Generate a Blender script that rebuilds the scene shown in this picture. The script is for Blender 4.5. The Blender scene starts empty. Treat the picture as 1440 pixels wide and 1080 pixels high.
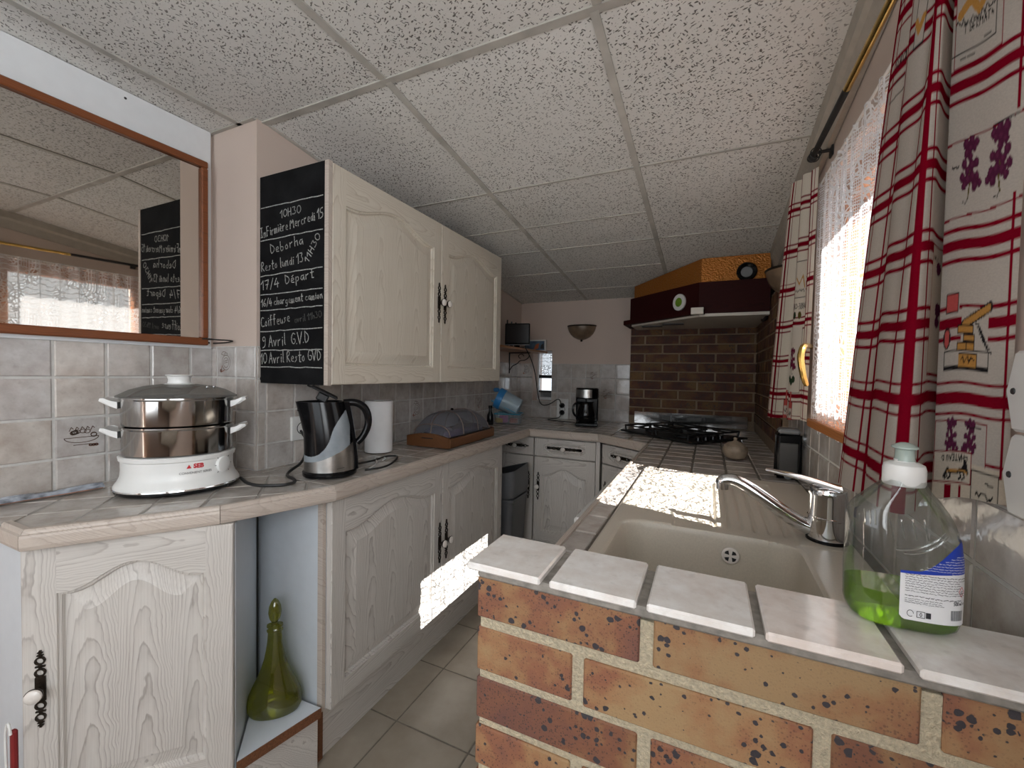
import bpy, math, random
import numpy as np
from mathutils import Vector, Matrix
random.seed(7)
C = bpy.context.scene.collection
sc = bpy.context.scene
PI = math.pi
H = 1.20            # camera height
F0 = 0.03           # floor level
ZC = 0.86           # worktop level
# ------------------------------------------------------------------ camera
cam = bpy.data.cameras.new('camera'); cam.sensor_fit = 'HORIZONTAL'; cam.sensor_width = 36
cam.lens = 595.4 / 1440 * 36; cam.clip_start = .02
co = bpy.data.objects.new('camera', cam); C.objects.link(co)
R = Vector((0.90716, 0.42039, 0.01818)); U = Vector((-0.02821, 0.01764, 0.99944)); Fw = Vector((-0.41983, 0.90717, -0.02786))
co.matrix_world = Matrix(((R.x, U.x, -Fw.x, 0), (R.y, U.y, -Fw.y, 0), (R.z, U.z, -Fw.z, H), (0, 0, 0, 1)))
sc.camera = co
# ------------------------------------------------------------------ world, sun, daylight, exposure
w = bpy.data.worlds.new('world'); sc.world = w; w.use_nodes = True
bg = w.node_tree.nodes['Background']; bg.inputs[0].default_value = (.84, .92, 1, 1); bg.inputs[1].default_value = 1.5
def light(name, kind, energy, color=(1, 1, 1)):
    l = bpy.data.lights.new(name, kind); l.energy = energy; l.color = color
    o = bpy.data.objects.new(name, l); C.objects.link(o); return o
sun = light('sun', 'SUN', 82, (1, .975, .95)); sun.data.angle = .0022
sun.rotation_euler = Vector((-1, .275, -.93)).to_track_quat('-Z', 'Y').to_euler()
day = light('added_side_daylight', 'AREA', 20, (.92, .965, 1)); day.data.shape = 'RECTANGLE'; day.data.size = .85; day.data.size_y = 1.0  # added area lamp for side daylight, source out of view
day.location = (.270, -.62, 1.40); day.rotation_euler = (0, PI / 2, 0)
day2 = light('daylight_rear_window', 'AREA', 7, (.92, .965, 1)); day2.data.shape = 'RECTANGLE'; day2.data.size = 1.4; day2.data.size_y = 1.05
day2.location = (-.65, -1.22, 1.40); day2.rotation_euler = (PI / 2, 0, 0)
sc.view_settings.view_transform = 'Standard'; sc.view_settings.look = 'None'
sc.view_settings.gamma = 1; sc.view_settings.use_curve_mapping = False
sc.view_settings.exposure = 0.15
try:
    sc.cycles.use_denoising = True; sc.cycles.max_bounces = 12; sc.cycles.transparent_max_bounces = 24; sc.cycles.sample_clamp_indirect = 15
    sc.cycles.caustics_reflective = False
except Exception: pass

# ------------------------------------------------------------------ mesh helpers
class MB:
    def __init__(s): s.v = []; s.f = []; s.m = []; s.c = []; s.s = []
    def add(s, vs, fs, m=0, c=None, sm=False):
        n = len(s.v); s.v += [tuple(p) for p in vs]
        for f in fs: s.f.append(tuple(i + n for i in f)); s.m.append(m); s.c.append(c or (1, 1, 1)); s.s.append(sm)
        return s
    def box(s, a, b, m=0, c=None):
        x0, y0, z0 = [min(a[i], b[i]) for i in range(3)]; x1, y1, z1 = [max(a[i], b[i]) for i in range(3)]
        return s.add([(x0,y0,z0),(x1,y0,z0),(x1,y1,z0),(x0,y1,z0),(x0,y0,z1),(x1,y0,z1),(x1,y1,z1),(x0,y1,z1)],
                     [(3,2,1,0),(4,5,6,7),(0,1,5,4),(1,2,6,5),(2,3,7,6),(3,0,4,7)], m, c)
    def cbox(s, a, b, r, m=0, c=None):          # box with chamfered edges (r)
        x0, y0, z0 = [min(a[i], b[i]) for i in range(3)]; x1, y1, z1 = [max(a[i], b[i]) for i in range(3)]
        vs = []
        for sx in (0, 1):
            for sy in (0, 1):
                for sz in (0, 1):
                    X = x1 if sx else x0; Y = y1 if sy else y0; Z = z1 if sz else z0
                    dx = -r if sx else r; dy = -r if sy else r; dz = -r if sz else r
                    vs += [(X, Y + dy, Z + dz), (X + dx, Y, Z + dz), (X + dx, Y + dy, Z)]
        I = lambda sx, sy, sz, k: ((sx * 2 + sy) * 2 + sz) * 3 + k
        fs = [(I(0,0,0,0),I(0,0,1,0),I(0,1,1,0),I(0,1,0,0)),(I(1,0,0,0),I(1,1,0,0),I(1,1,1,0),I(1,0,1,0)),
              (I(0,0,0,1),I(1,0,0,1),I(1,0,1,1),I(0,0,1,1)),(I(0,1,0,1),I(0,1,1,1),I(1,1,1,1),I(1,1,0,1)),
              (I(0,0,0,2),I(0,1,0,2),I(1,1,0,2),I(1,0,0,2)),(I(0,0,1,2),I(1,0,1,2),I(1,1,1,2),I(0,1,1,2))]
        for a1 in (0, 1):
            for b1 in (0, 1):
                fs += [(I(a1,b1,0,0),I(a1,b1,0,1),I(a1,b1,1,1),I(a1,b1,1,0)), (I(a1,0,b1,0),I(a1,0,b1,2),I(a1,1,b1,2),I(a1,1,b1,0)),
                       (I(0,a1,b1,1),I(0,a1,b1,2),I(1,a1,b1,2),I(1,a1,b1,1))]
        for a1 in (0, 1):
            for b1 in (0, 1):
                for c1 in (0, 1): fs.append((I(a1,b1,c1,0),I(a1,b1,c1,1),I(a1,b1,c1,2)))
        return s.add(vs, fs, m, c)
    def rings(s, rs, m=0, cap0=True, cap1=True, sm=True, closed=True, c=None):   # list of equal-length point rings
        n = len(rs[0]); vs = [p for r in rs for p in r]; fs = []
        for i in range(len(rs) - 1):
            for j in range(n if closed else n - 1):
                k = (j + 1) % n; fs.append((i*n + j, i*n + k, (i+1)*n + k, (i+1)*n + j))
        s.add(vs, fs, m, c, sm)
        if cap0: s.add(rs[0], [tuple(range(n))[::-1]], m, c)
        if cap1: s.add(rs[-1], [tuple(range(n))], m, c)
        return s
    def lathe(s, prof, ctr=(0, 0, 0), n=32, m=0, sx=1, sy=1, rot=0, cap0=True, cap1=True):   # prof = [(r, z)]
        rs = []
        for r, z in prof:
            ring = []
            for j in range(n):
                a = 2 * PI * j / n; x = r * sx * math.cos(a); y = r * sy * math.sin(a)
                ring.append((ctr[0] + x*math.cos(rot) - y*math.sin(rot), ctr[1] + x*math.sin(rot) + y*math.cos(rot), ctr[2] + z))
            rs.append(ring)
        return s.rings(rs, m, cap0, cap1)
    def tube(s, path, r, n=8, m=0, closed=False):
        P = [Vector(p) for p in path]; rs = []; up = None
        for i, p in enumerate(P):
            if closed: t = P[(i+1) % len(P)] - P[i-1]
            else: t = P[min(i+1, len(P)-1)] - P[max(i-1, 0)]
            t = t.normalized() if t.length > 1e-9 else Vector((0, 0, 1))
            if up is None: up = Vector((0, 0, 1)) if abs(t.z) < .9 else Vector((1, 0, 0))
            a = t.cross(up)
            if a.length < 1e-6: a = t.cross(Vector((0, 1, 0)))
            a.normalize(); b = a.cross(t).normalized(); up = b
            rr = r[i] if isinstance(r, (list, tuple)) else r
            rs.append([p + a * rr * math.cos(2*PI*j/n) + b * rr * math.sin(2*PI*j/n) for j in range(n)])
        if closed: rs.append(rs[0]); return s.rings(rs, m, False, False)
        return s.rings(rs, m)
    def prism(s, poly, z0, z1, m=0, mt=None, c=None):          # poly counter-clockwise
        n = len(poly); vs = [(x, y, z0) for x, y in poly] + [(x, y, z1) for x, y in poly]
        s.add(vs, [(i, (i+1) % n, n + (i+1) % n, n + i) for i in range(n)], m, c)
        s.add(vs, [tuple(range(n, 2*n))], m if mt is None else mt, c); return s.add(vs, [tuple(range(n))[::-1]], m, c)
    def sphere(s, c, r, n=16, k=10, m=0):
        rx, ry, rz = r if isinstance(r, (tuple, list)) else (r, r, r)
        rs = [[(c[0] + rx*math.sin(PI*i/k)*math.cos(2*PI*j/n), c[1] + ry*math.sin(PI*i/k)*math.sin(2*PI*j/n), c[2] - rz*math.cos(PI*i/k)) for j in range(n)] for i in range(1, k)]
        s.rings(rs, m, False, False)
        s.add(rs[0] + [(c[0], c[1], c[2] - rz)], [((j+1) % n, j, n) for j in range(n)], m, None, True)
        return s.add(rs[-1] + [(c[0], c[1], c[2] + rz)], [(j, (j+1) % n, n) for j in range(n)], m, None, True)
    def strokes(s, lines, wd, O, du, dv, nn, m=0, h=.0006):    # flat ribbons: polylines in (u, v) laid on plane O + u du + v dv
        O, du, dv, nn = Vector(O), Vector(du), Vector(dv), Vector(nn)
        for L in lines:
            if len(L) < 2: continue
            for i, (u, v) in enumerate(L[:-1]):
                u2, v2 = L[i+1]; d = math.hypot(u2-u, v2-v)
                if d < 1e-9: continue
                tx, ty = (u2-u)/d*wd/2, (v2-v)/d*wd/2; px, py = -ty, tx
                q = [(u-tx*.6+px, v-ty*.6+py), (u-tx*.6-px, v-ty*.6-py), (u2+tx*.6-px, v2+ty*.6-py), (u2+tx*.6+px, v2+ty*.6+py)]
                s.add([O + du*a + dv*b + nn*h for a, b in q], [(0, 1, 2, 3)], m)
        return s
    def tf(s, M):
        s.v = [tuple(M @ Vector(p)) for p in s.v]; return s
def obj(name, mb, mats, parent=None, loc=None, rotz=None, sharp=32, **props):
    me = bpy.data.meshes.new(name); me.from_pydata(mb.v, [], mb.f); me.update()
    for m in (mats if isinstance(mats, (list, tuple)) else [mats]): me.materials.append(m)
    me.polygons.foreach_set('material_index', mb.m)
    me.polygons.foreach_set('use_smooth', mb.s)
    if True:
        a = me.attributes.new('tint', 'FLOAT_COLOR', 'FACE')
        a.data.foreach_set('color', [x for c in mb.c for x in (c[0], c[1], c[2], 1)])
    if any(mb.s): me.set_sharp_from_angle(angle=math.radians(sharp))
    o = bpy.data.objects.new(name, me); C.objects.link(o)
    if loc: o.location = loc
    if rotz is not None: o.rotation_euler = (0, 0, rotz)
    if parent: o.parent = parent
    for k, v in props.items(): o[k] = v
    return o
def thing(name, label, cat, loc=(0, 0, 0), rotz=0, group=None):
    o = bpy.data.objects.new(name, None); C.objects.link(o); o.location = loc; o.rotation_euler = (0, 0, rotz); o.empty_display_size = .05
    o['label'] = label; o['category'] = cat
    if group: o['group'] = group
    return o
def tag(o, label, cat, group=None):
    o['label'] = label; o['category'] = cat
    if group: o['group'] = group
    return o
def struct(name, mb, mats, parent=None): return obj(name, mb, mats, parent, kind='structure')
def bevel(o, wd, seg=2):
    b = o.modifiers.new('bevel', 'BEVEL'); b.width = wd; b.segments = seg; b.limit_method = 'ANGLE'; b.angle_limit = math.radians(40); return o
def smooth(pts, it=2, closed=False):            # Chaikin corner cutting
    P = [Vector(p) for p in pts]
    for _ in range(it):
        Q = [] if closed else [P[0]]
        for i in range(len(P) if closed else len(P)-1):
            a, b = P[i], P[(i+1) % len(P)]; Q += [a*.75 + b*.25, a*.25 + b*.75]
        if not closed: Q.append(P[-1])
        P = Q
    return P
# ------------------------------------------------------------------ materials
MATS = {}
class NT:
    def __init__(s, name):
        s.mat = bpy.data.materials.new(name); s.mat.use_nodes = True; s.t = s.mat.node_tree; s.n = s.t.nodes
        s.b = s.n['Principled BSDF']; s.out = s.n['Material Output']
    def new(s, typ, **k):
        n = s.n.new('ShaderNode' + typ)
        for a, v in k.items():
            if a.startswith('i_'): n.inputs[a[2:].replace('_', ' ')].default_value = v
            else: setattr(n, a, v)
        return n
    def l(s, a, b): s.t.links.new(a, b)
    def math(s, op, a, b=None, c=None, clamp=False):
        n = s.new('Math', operation=op); n.use_clamp = clamp
        for i, x in enumerate((a, b, c)):
            if x is None: continue
            if isinstance(x, (int, float)): n.inputs[i].default_value = x
            else: s.l(x, n.inputs[i])
        return n.outputs[0]
    def coord(s, scale=(1, 1, 1), loc=(0, 0, 0), rot=(0, 0, 0), kind='Object', rand=0):
        tc = s.new('TexCoord'); mp = s.new('Mapping'); mp.inputs['Scale'].default_value = scale; mp.inputs['Location'].default_value = loc; mp.inputs['Rotation'].default_value = rot
        src = tc.outputs[kind]
        if rand:
            oi = s.new('ObjectInfo'); vm = s.new('VectorMath', operation='SCALE'); cb = s.new('CombineXYZ')
            s.l(oi.outputs['Random'], cb.inputs[0]); s.l(oi.outputs['Random'], cb.inputs[2]); s.l(cb.outputs[0], vm.inputs[0]); vm.inputs['Scale'].default_value = rand
            ad = s.new('VectorMath', operation='ADD'); s.l(src, ad.inputs[0]); s.l(vm.outputs[0], ad.inputs[1]); src = ad.outputs[0]
        s.l(src, mp.inputs['Vector']); return mp.outputs[0]
    def noise(s, vec, scale, detail=4, rough=.5, dist=0):
        n = s.new('TexNoise'); n.inputs['Scale'].default_value = scale; n.inputs['Detail'].default_value = detail; n.inputs['Roughness'].default_value = rough; n.inputs['Distortion'].default_value = dist
        if vec is not None: s.l(vec, n.inputs['Vector'])
        return n.outputs[0]
    def ramp(s, fac, stops, interp='LINEAR'):
        r = s.new('ValToRGB'); e = r.color_ramp.elements; r.color_ramp.interpolation = interp
        while len(e) < len(stops): e.new(.5)
        for i, (p, c) in enumerate(stops):
            e[i].position = p; e[i].color = (*(c if isinstance(c, (tuple, list)) else (c, c, c)), 1)
        s.l(fac, r.inputs[0]); return r.outputs[0]
    def mix(s, fac, a, b, typ='MIX'):
        n = s.new('Mix', data_type='RGBA', blend_type=typ)
        for sock, x in ((n.inputs[0], fac), (n.inputs[6], a), (n.inputs[7], b)):
            if isinstance(x, (int, float)): sock.default_value = x
            elif isinstance(x, (tuple, list)): sock.default_value = (*x[:3], 1)
            else: s.l(x, sock)
        return n.outputs[2]
    def base(s, c):
        if isinstance(c, (tuple, list)): s.b.inputs['Base Color'].default_value = (*c[:3], 1)
        else: s.l(c, s.b.inputs['Base Color'])
    def bump(s, h, strength=.3, dist=.002):
        n = s.new('Bump'); n.inputs['Strength'].default_value = strength; n.inputs['Distance'].default_value = dist
        s.l(h, n.inputs['Height']); s.l(n.outputs[0], s.b.inputs['Normal'])
    def rm(s, rough, metal=0, spec=None):
        if isinstance(rough, (int, float)): s.b.inputs['Roughness'].default_value = rough
        else: s.l(rough, s.b.inputs['Roughness'])
        s.b.inputs['Metallic'].default_value = metal
        if spec is not None: s.b.inputs['Specular IOR Level'].default_value = spec
        return s
def srgb(r, g, b):
    f = lambda x: (x/255/12.92) if x/255 <= .04045 else ((x/255 + .055)/1.055)**2.4
    return (f(r), f(g), f(b))
def plain(name, col, rough=.5, metal=0, var=.06, vs=30, bump=0, spec=None):
    t = NT(name); v = t.coord(); n = t.noise(v, vs, 3)
    k = t.ramp(n, [(.3, 1 - var*2), (.7, 1)]); t.base(t.mix(1.0, col, k, 'MULTIPLY')); t.rm(rough, metal, spec)
    if bump: t.bump(n, bump)
    return t.mat
def wood(name, light_, dark, axis='z', scale=1.0, rough=.42, amount=1.0, pw=.098, fine=1.0):
    # glued planks, each cut through its own growth rings (long pointed arches), plus fine pores along the grain
    t = NT(name); v = t.coord((1, 1, 1), rand=3.0); sp = t.new('SeparateXYZ'); t.l(v, sp.inputs[0])
    ix = {'z': (0, 2, 1), 'x': (2, 0, 1), 'y': (2, 1, 0)}[axis]
    x, z, y = [sp.outputs[i] for i in ix]
    wob = t.noise(v, 7, 3, .5); wb2 = t.noise(t.coord({'z': (1, 1, .2), 'x': (.2, 1, 1), 'y': (1, .2, 1)}[axis], rand=4), 42, 3, .55)
    u = t.math('DIVIDE', t.math('ADD', x, y), pw)
    idx = t.math('FLOOR', u); fx = t.math('MULTIPLY', t.math('SUBTRACT', t.math('FRACT', u), .5), pw)
    wn = t.new('TexWhiteNoise', noise_dimensions='1D'); t.l(idx, wn.inputs['W']); rnd = wn.outputs['Value']
    cx = t.math('ADD', fx, t.math('MULTIPLY', t.math('SUBTRACT', wob, .5), .030))
    zz = t.math('MULTIPLY', t.math('ADD', t.math('ADD', z, t.math('MULTIPLY', rnd, 2.0)), t.math('MULTIPLY', t.math('SUBTRACT', wob, .5), .35)), .085 * scale)
    zz = t.math('ADD', zz, t.math('MULTIPLY', t.math('SUBTRACT', wb2, .5), .012))
    par = t.math('ADD', zz, t.math('MULTIPLY', t.math('MULTIPLY', cx, cx), 22))     # parabolic arches, tips up
    g = t.math('FRACT', t.math('MULTIPLY', par, 105))
    g = t.ramp(g, [(.0, .0), (.40, .08), (.78, .38), (.90, 1.0), (.96, .75), (1.0, 0)])
    f = t.noise(t.coord({'z': (1, 1, .02), 'x': (.02, 1, 1), 'y': (1, .02, 1)}[axis], rand=2.0), 300, 3, .6); fr = t.ramp(f, [(.44, 0), (.78, 1)])
    big = t.noise(t.coord((1, 1, 1), rand=5), 4, 2)
    g2 = t.math('MULTIPLY', g, t.ramp(big, [(.35, .55), (.65, 1)]))
    a = t.math('ADD', t.math('MULTIPLY', g2, .62 * amount), t.math('MULTIPLY', fr, .22 * amount * fine), clamp=True)
    c = t.mix(t.ramp(t.noise(v, 3.0, 2), [(.35, 0), (.7, .3)]), light_, [q*.86 for q in light_])
    t.base(t.mix(a, c, dark)); t.rm(rough); t.bump(a, .15, .001); return t.mat
LW_L, LW_D = srgb(208, 203, 197), srgb(132, 122, 115)
lw_z = wood('limed_oak_vertical', LW_L, LW_D, 'z'); lw_x = wood('limed_oak_horizontal', LW_L, LW_D, 'x')
UW_L, UW_D = srgb(216, 208, 194), srgb(160, 142, 120)
uw_z = wood('cream_oak_vertical', UW_L, UW_D, 'z', amount=.75); uw_x = wood('cream_oak_horizontal', UW_L, UW_D, 'x', amount=.85)
edge_w = wood('edge_oak', srgb(194, 182, 171), srgb(142, 124, 112), 'y', amount=.8)
brown_wood = wood('mirror_wood', srgb(126, 70, 36), srgb(82, 42, 20), 'y')
mahogany = wood('mahogany', srgb(50, 14, 14), srgb(28, 6, 6), 'x', rough=.6, amount=.6)
mahogany.node_tree.nodes['Principled BSDF'].inputs['Specular IOR Level'].default_value = .12
frame_wood = wood('window_frame_wood', srgb(178, 112, 56), srgb(120, 66, 28), 'y')
tray_wood = wood('tray_wood', srgb(112, 72, 42), srgb(76, 46, 26), 'y')
shelf_wood = wood('shelf_wood', srgb(170, 120, 80), srgb(120, 78, 48), 'y')
melamine = plain('white_melamine', srgb(208, 214, 220), .35, var=.02)
chip = plain('chipboard_edge', srgb(128, 82, 52), .8, var=.25, vs=250)
white_paint = plain('white_panel', srgb(222, 224, 226), .5, var=.02)
black_plastic = plain('black_plastic', (.005, .005, .006), .16, var=.05, spec=.28)
black_matte = plain('black_matte', (.012, .012, .013), .55, var=.1)
black_iron = plain('black_iron', (.010, .009, .009), .6, var=.2)
white_plastic = plain('white_plastic', (.78, .78, .76), .3, var=.02)
cream_plastic = plain('cream_plastic', (.68, .64, .56), .4, var=.03)
bronze = plain('dark_bronze', (.05, .038, .028), .4, .7, var=.3, vs=200)
porcelain = plain('porcelain', (.8, .75, .7), .12, var=.05)
chrome = plain('chrome', (.82, .83, .85), .07, 1, var=.01)
steel = plain('polished_steel', (.44, .43, .42), .10, 1, var=.03)
brushed = plain('brushed_steel', (.55, .54, .52), .3, 1, var=.05, vs=90)
brass = plain('brass', (.75, .5, .15), .22, 1, var=.15)
paper = plain('paper', (.86, .86, .87), .85, var=.02)
bin_grey = plain('bin_grey', srgb(92, 93, 96), .38, var=.03)
grey_plastic = plain('grey_plastic', srgb(120, 122, 124), .4, var=.03)
dark_grey = plain('dark_grey_plastic', srgb(46, 47, 49), .45, var=.05)
red_plastic = plain('red_cloth', srgb(130, 30, 30), .7)
rubber = plain('cable_black', (.012, .012, .012), .45)
white_cable = plain('cable_white', (.7, .7, .68), .45)
blue_dark = plain('navy_cloth', srgb(38, 40, 92), .85, var=.3, vs=14)
violet = plain('violet_cloth', srgb(92, 66, 128), .85, var=.3, vs=14)
blue_plastic = plain('blue_plastic', srgb(56, 140, 205), .3)
teal_plastic = plain('teal_plastic', srgb(20, 130, 160), .3)
pink_plastic = plain('pink_plastic', srgb(215, 120, 170), .5)
yellow_plastic = plain('yellow_plastic', srgb(225, 175, 50), .5)
stone_pot = plain('stoneware', srgb(165, 148, 128), .55, var=.2, vs=40)
red_ink = plain('red_ink', (.6, .01, .02), .5); dark_ink = plain('dark_ink', (.03, .03, .035), .6)
blue_ink = plain('blue_label', srgb(28, 62, 170), .4, var=.02); white_label = plain('white_label', (.82, .82, .83), .4, var=.01)
grey_ink = plain('grey_ink', srgb(150, 150, 155), .6)
chalk = plain('chalk', srgb(196, 196, 192), .95, var=.35, vs=300); chalk_dim = plain('smudged_chalk', srgb(84, 84, 82), .95, var=.4, vs=300)
motif_ink = plain('tile_motif_brown', srgb(98, 74, 62), .35, var=.2); motif_red = plain('tile_motif_red', srgb(150, 92, 72), .35, var=.2)
def chalkboard():
    t = NT('blackboard_paint'); v = t.coord(); n = t.noise(v, 9, 5, .6)
    t.base(t.ramp(n, [(.35, (.003, .003, .0035)), (.75, (.012, .012, .013))])); t.rm(.9, 0, .15); return t.mat
blackboard = chalkboard()
def plaster(name, col, bumpy=.25):
    t = NT(name); v = t.coord(); n = t.noise(v, 2.2, 3); f = t.noise(v, 160, 4, .65)
    t.base(t.mix(t.ramp(n, [(.3, 0), (.7, 1)]), col, [c*.93 for c in col])); t.rm(.9); t.bump(f, bumpy, .002); return t.mat
pink_wall = plaster('pink_beige_wallpaper', srgb(206, 188, 176))
white_wall = plaster('rear_room_plaster', srgb(118, 98, 84))
def tile_mat(name, lo, hi, rough=.16, scale=9):
    t = NT(name); v = t.coord(); at = t.new('Attribute', attribute_name='tint')
    n = t.noise(v, scale*2.2, 5, .6); n2 = t.noise(v, 70, 3)
    c = t.mix(t.ramp(n, [(.32, 0), (.68, 1)]), lo, hi); c = t.mix(1.0, c, at.outputs['Color'], 'MULTIPLY')
    c = t.mix(t.ramp(n2, [(.58, 0), (.8, .35)]), c, [x*.6 for x in lo])
    t.base(c); t.rm(t.ramp(n, [(.3, rough*.8), (.7, rough*1.4)])); t.bump(t.noise(v, 26, 3), .16, .004); return t.mat
wall_tile = tile_mat('glazed_wall_tile', srgb(180, 170, 163), srgb(208, 203, 198), .07)
top_tile = tile_mat('worktop_tile', srgb(178, 169, 160), srgb(206, 199, 192), .13)
cope_tile = tile_mat('coping_tile_glaze', srgb(224, 216, 209), srgb(243, 241, 238), .09, 14)
grout = plain('pale_grout', srgb(206, 204, 200), .9, var=.08, vs=60)
grout_d = plain('brown_grout', srgb(124, 116, 106), .9, var=.15, vs=60)
grout_m = plain('mid_grout', srgb(172, 167, 160), .9, var=.12, vs=60)
grey_mortar = plain('grey_bed_mortar', srgb(150, 144, 136), .95, var=.2, vs=90, bump=.4)
def brick_mat(name, k=1.0, pal=((154, 126, 90), (148, 110, 76), (134, 88, 64), (112, 74, 64))):
    t = NT(name); v = t.coord(); at = t.new('Attribute', attribute_name='tint')
    sep = t.new('SeparateColor'); t.l(at.outputs['Color'], sep.inputs[0])
    off = t.new('CombineXYZ'); t.l(sep.outputs[1], off.inputs[0]); t.l(sep.outputs[2], off.inputs[2])
    sc3 = t.new('VectorMath', operation='SCALE'); sc3.inputs['Scale'].default_value = 7.0; t.l(off.outputs[0], sc3.inputs[0])
    ad = t.new('VectorMath', operation='ADD'); t.l(v, ad.inputs[0]); t.l(sc3.outputs[0], ad.inputs[1]); v = ad.outputs[0]
    big = t.noise(v, 9, 3, .5, .3); mid = t.noise(v, 60, 4, .6)
    c = t.ramp(t.math('ADD', t.math('MULTIPLY', big, .85), t.math('MULTIPLY', mid, .18)),
               [(p_, [x*k for x in srgb(*c_)]) for p_, c_ in zip((.40, .48, .55, .72), pal)])
    c = t.mix(1.0, c, t.ramp(sep.outputs[0], [(0, .78), (1, 1.06)]), 'MULTIPLY')
    sp = t.new('TexVoronoi', feature='F1'); sp.inputs['Scale'].default_value = 122; t.l(v, sp.inputs['Vector'])
    wob = t.noise(v, 180, 3); msk = t.noise(v, 16, 2)
    thr = t.math('MULTIPLY', t.ramp(msk, [(.42, 0), (.62, 1)]), t.math('MULTIPLY', t.new('SeparateColor').outputs[0], 0)) if False else t.ramp(msk, [(.39, .04), (.61, .60)])
    spr = t.new('SeparateColor'); t.l(sp.outputs['Color'], spr.inputs[0])
    d = t.math('ADD', sp.outputs['Distance'], t.math('MULTIPLY', t.math('SUBTRACT', wob, .5), .55))
    th = t.math('MULTIPLY', thr, t.math('POWER', spr.outputs[0], 1.6))
    spot = t.math('MULTIPLY', t.math('SUBTRACT', t.math('ADD', th, .04), d), 22, clamp=True)
    sp2 = t.new('TexVoronoi', feature='F1'); sp2.inputs['Scale'].default_value = 400; t.l(v, sp2.inputs['Vector'])
    spr2 = t.new('SeparateColor'); t.l(sp2.outputs['Color'], spr2.inputs[0])
    s2 = t.math('MULTIPLY', t.math('SUBTRACT', t.math('MULTIPLY', spr2.outputs[0], .58), t.math('ADD', sp2.outputs['Distance'], .03)), 10, clamp=True)
    s2 = t.math('MULTIPLY', s2, t.ramp(big, [(.42, .15), (.6, 1)]))
    c = t.mix(t.math('MULTIPLY', s2, .8), c, [x*k for x in (.06, .03, .025)])
    c = t.mix(spot, c, [x*k for x in (.035, .03, .035)])
    t.base(c); t.rm(.7)
    t.bump(t.math('SUBTRACT', t.noise(v, 320, 3, .7), t.math('MULTIPLY', spot, .6)), .45, .0016); return t.mat
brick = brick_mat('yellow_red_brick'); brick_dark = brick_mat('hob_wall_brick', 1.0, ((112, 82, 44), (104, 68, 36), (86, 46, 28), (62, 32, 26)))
def mortar_mat(name, col):
    t = NT(name); v = t.coord(); n = t.noise(v, 240, 4, .7); t.base(t.mix(t.ramp(n, [(.35, 0), (.7, 1)]), [c*.68 for c in col], col)); t.rm(.95); t.bump(n, 1.0, .007); return t.mat
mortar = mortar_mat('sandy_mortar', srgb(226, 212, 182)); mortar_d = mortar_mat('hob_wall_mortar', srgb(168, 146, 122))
def ceiling_mat():
    t = NT('fissured_ceiling_board'); v = t.coord()
    wv = t.new('TexNoise'); wv.inputs['Scale'].default_value = 30; t.l(v, wv.inputs['Vector'])
    tot = None
    for k, (rot, s) in enumerate((((0, 0, .5), (1, .36, 1)), ((0, 0, -1.0), (1, .36, 1)), ((0, 0, 1.9), (1, .42, 1)))):
        mp = t.coord((1, 1, 1), (k*3.1, k*1.7, 0), rot)
        ad = t.new('VectorMath', operation='MULTIPLY_ADD'); t.l(wv.outputs['Color'], ad.inputs[0]); ad.inputs[1].default_value = (.02, .02, 0); t.l(mp, ad.inputs[2])
        sm = t.new('VectorMath', operation='MULTIPLY'); t.l(ad.outputs[0], sm.inputs[0]); sm.inputs[1].default_value = (s[0], s[1], 0)
        vo = t.new('TexVoronoi', feature='F1', voronoi_dimensions='2D'); vo.inputs['Scale'].default_value = 135; vo.inputs['Randomness'].default_value = 1; t.l(sm.outputs[0], vo.inputs['Vector'])
        sp = t.new('SeparateColor'); t.l(vo.outputs['Color'], sp.inputs[0])
        d = t.math('MULTIPLY', t.math('SUBTRACT', t.math('MULTIPLY', t.math('POWER', sp.outputs[0], 1.5), .27), vo.outputs['Distance']), 16, clamp=True)
        tot = d if tot is None else t.math('MAXIMUM', tot, d)
    patch = t.noise(v, 3.0, 2); tot = t.math('MULTIPLY', tot, t.ramp(patch, [(.3, .65), (.55, 1)]))
    base = t.mix(t.ramp(t.noise(v, 2.0, 3), [(.35, 0), (.7, 1)]), srgb(214, 212, 207), srgb(224, 222, 218))
    t.base(t.mix(tot, base, srgb(104, 100, 95))); t.rm(.95)
    t.bump(t.math('SUBTRACT', t.math('MULTIPLY', t.noise(v, 120, 4, .6), .35), tot), .5, .003); return t.mat
ceil_m = ceiling_mat()
tbar = plain('ceiling_bar', srgb(196, 192, 184), .6, var=.15, vs=12)
cornice_m = plain('cornice_paint', srgb(176, 168, 156), .7, var=.08)
def floor_mat():
    t = NT('floor_tile'); v = t.coord(); n = t.noise(v, 5, 5, .6); at = t.new('Attribute', attribute_name='tint')
    t.base(t.mix(1.0, t.ramp(n, [(.3, srgb(140, 129, 115)), (.7, srgb(168, 158, 144))]), at.outputs['Color'], 'MULTIPLY')); t.rm(.35); t.bump(t.noise(v, 60, 3), .06); return t.mat
floor_m = floor_mat()
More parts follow.
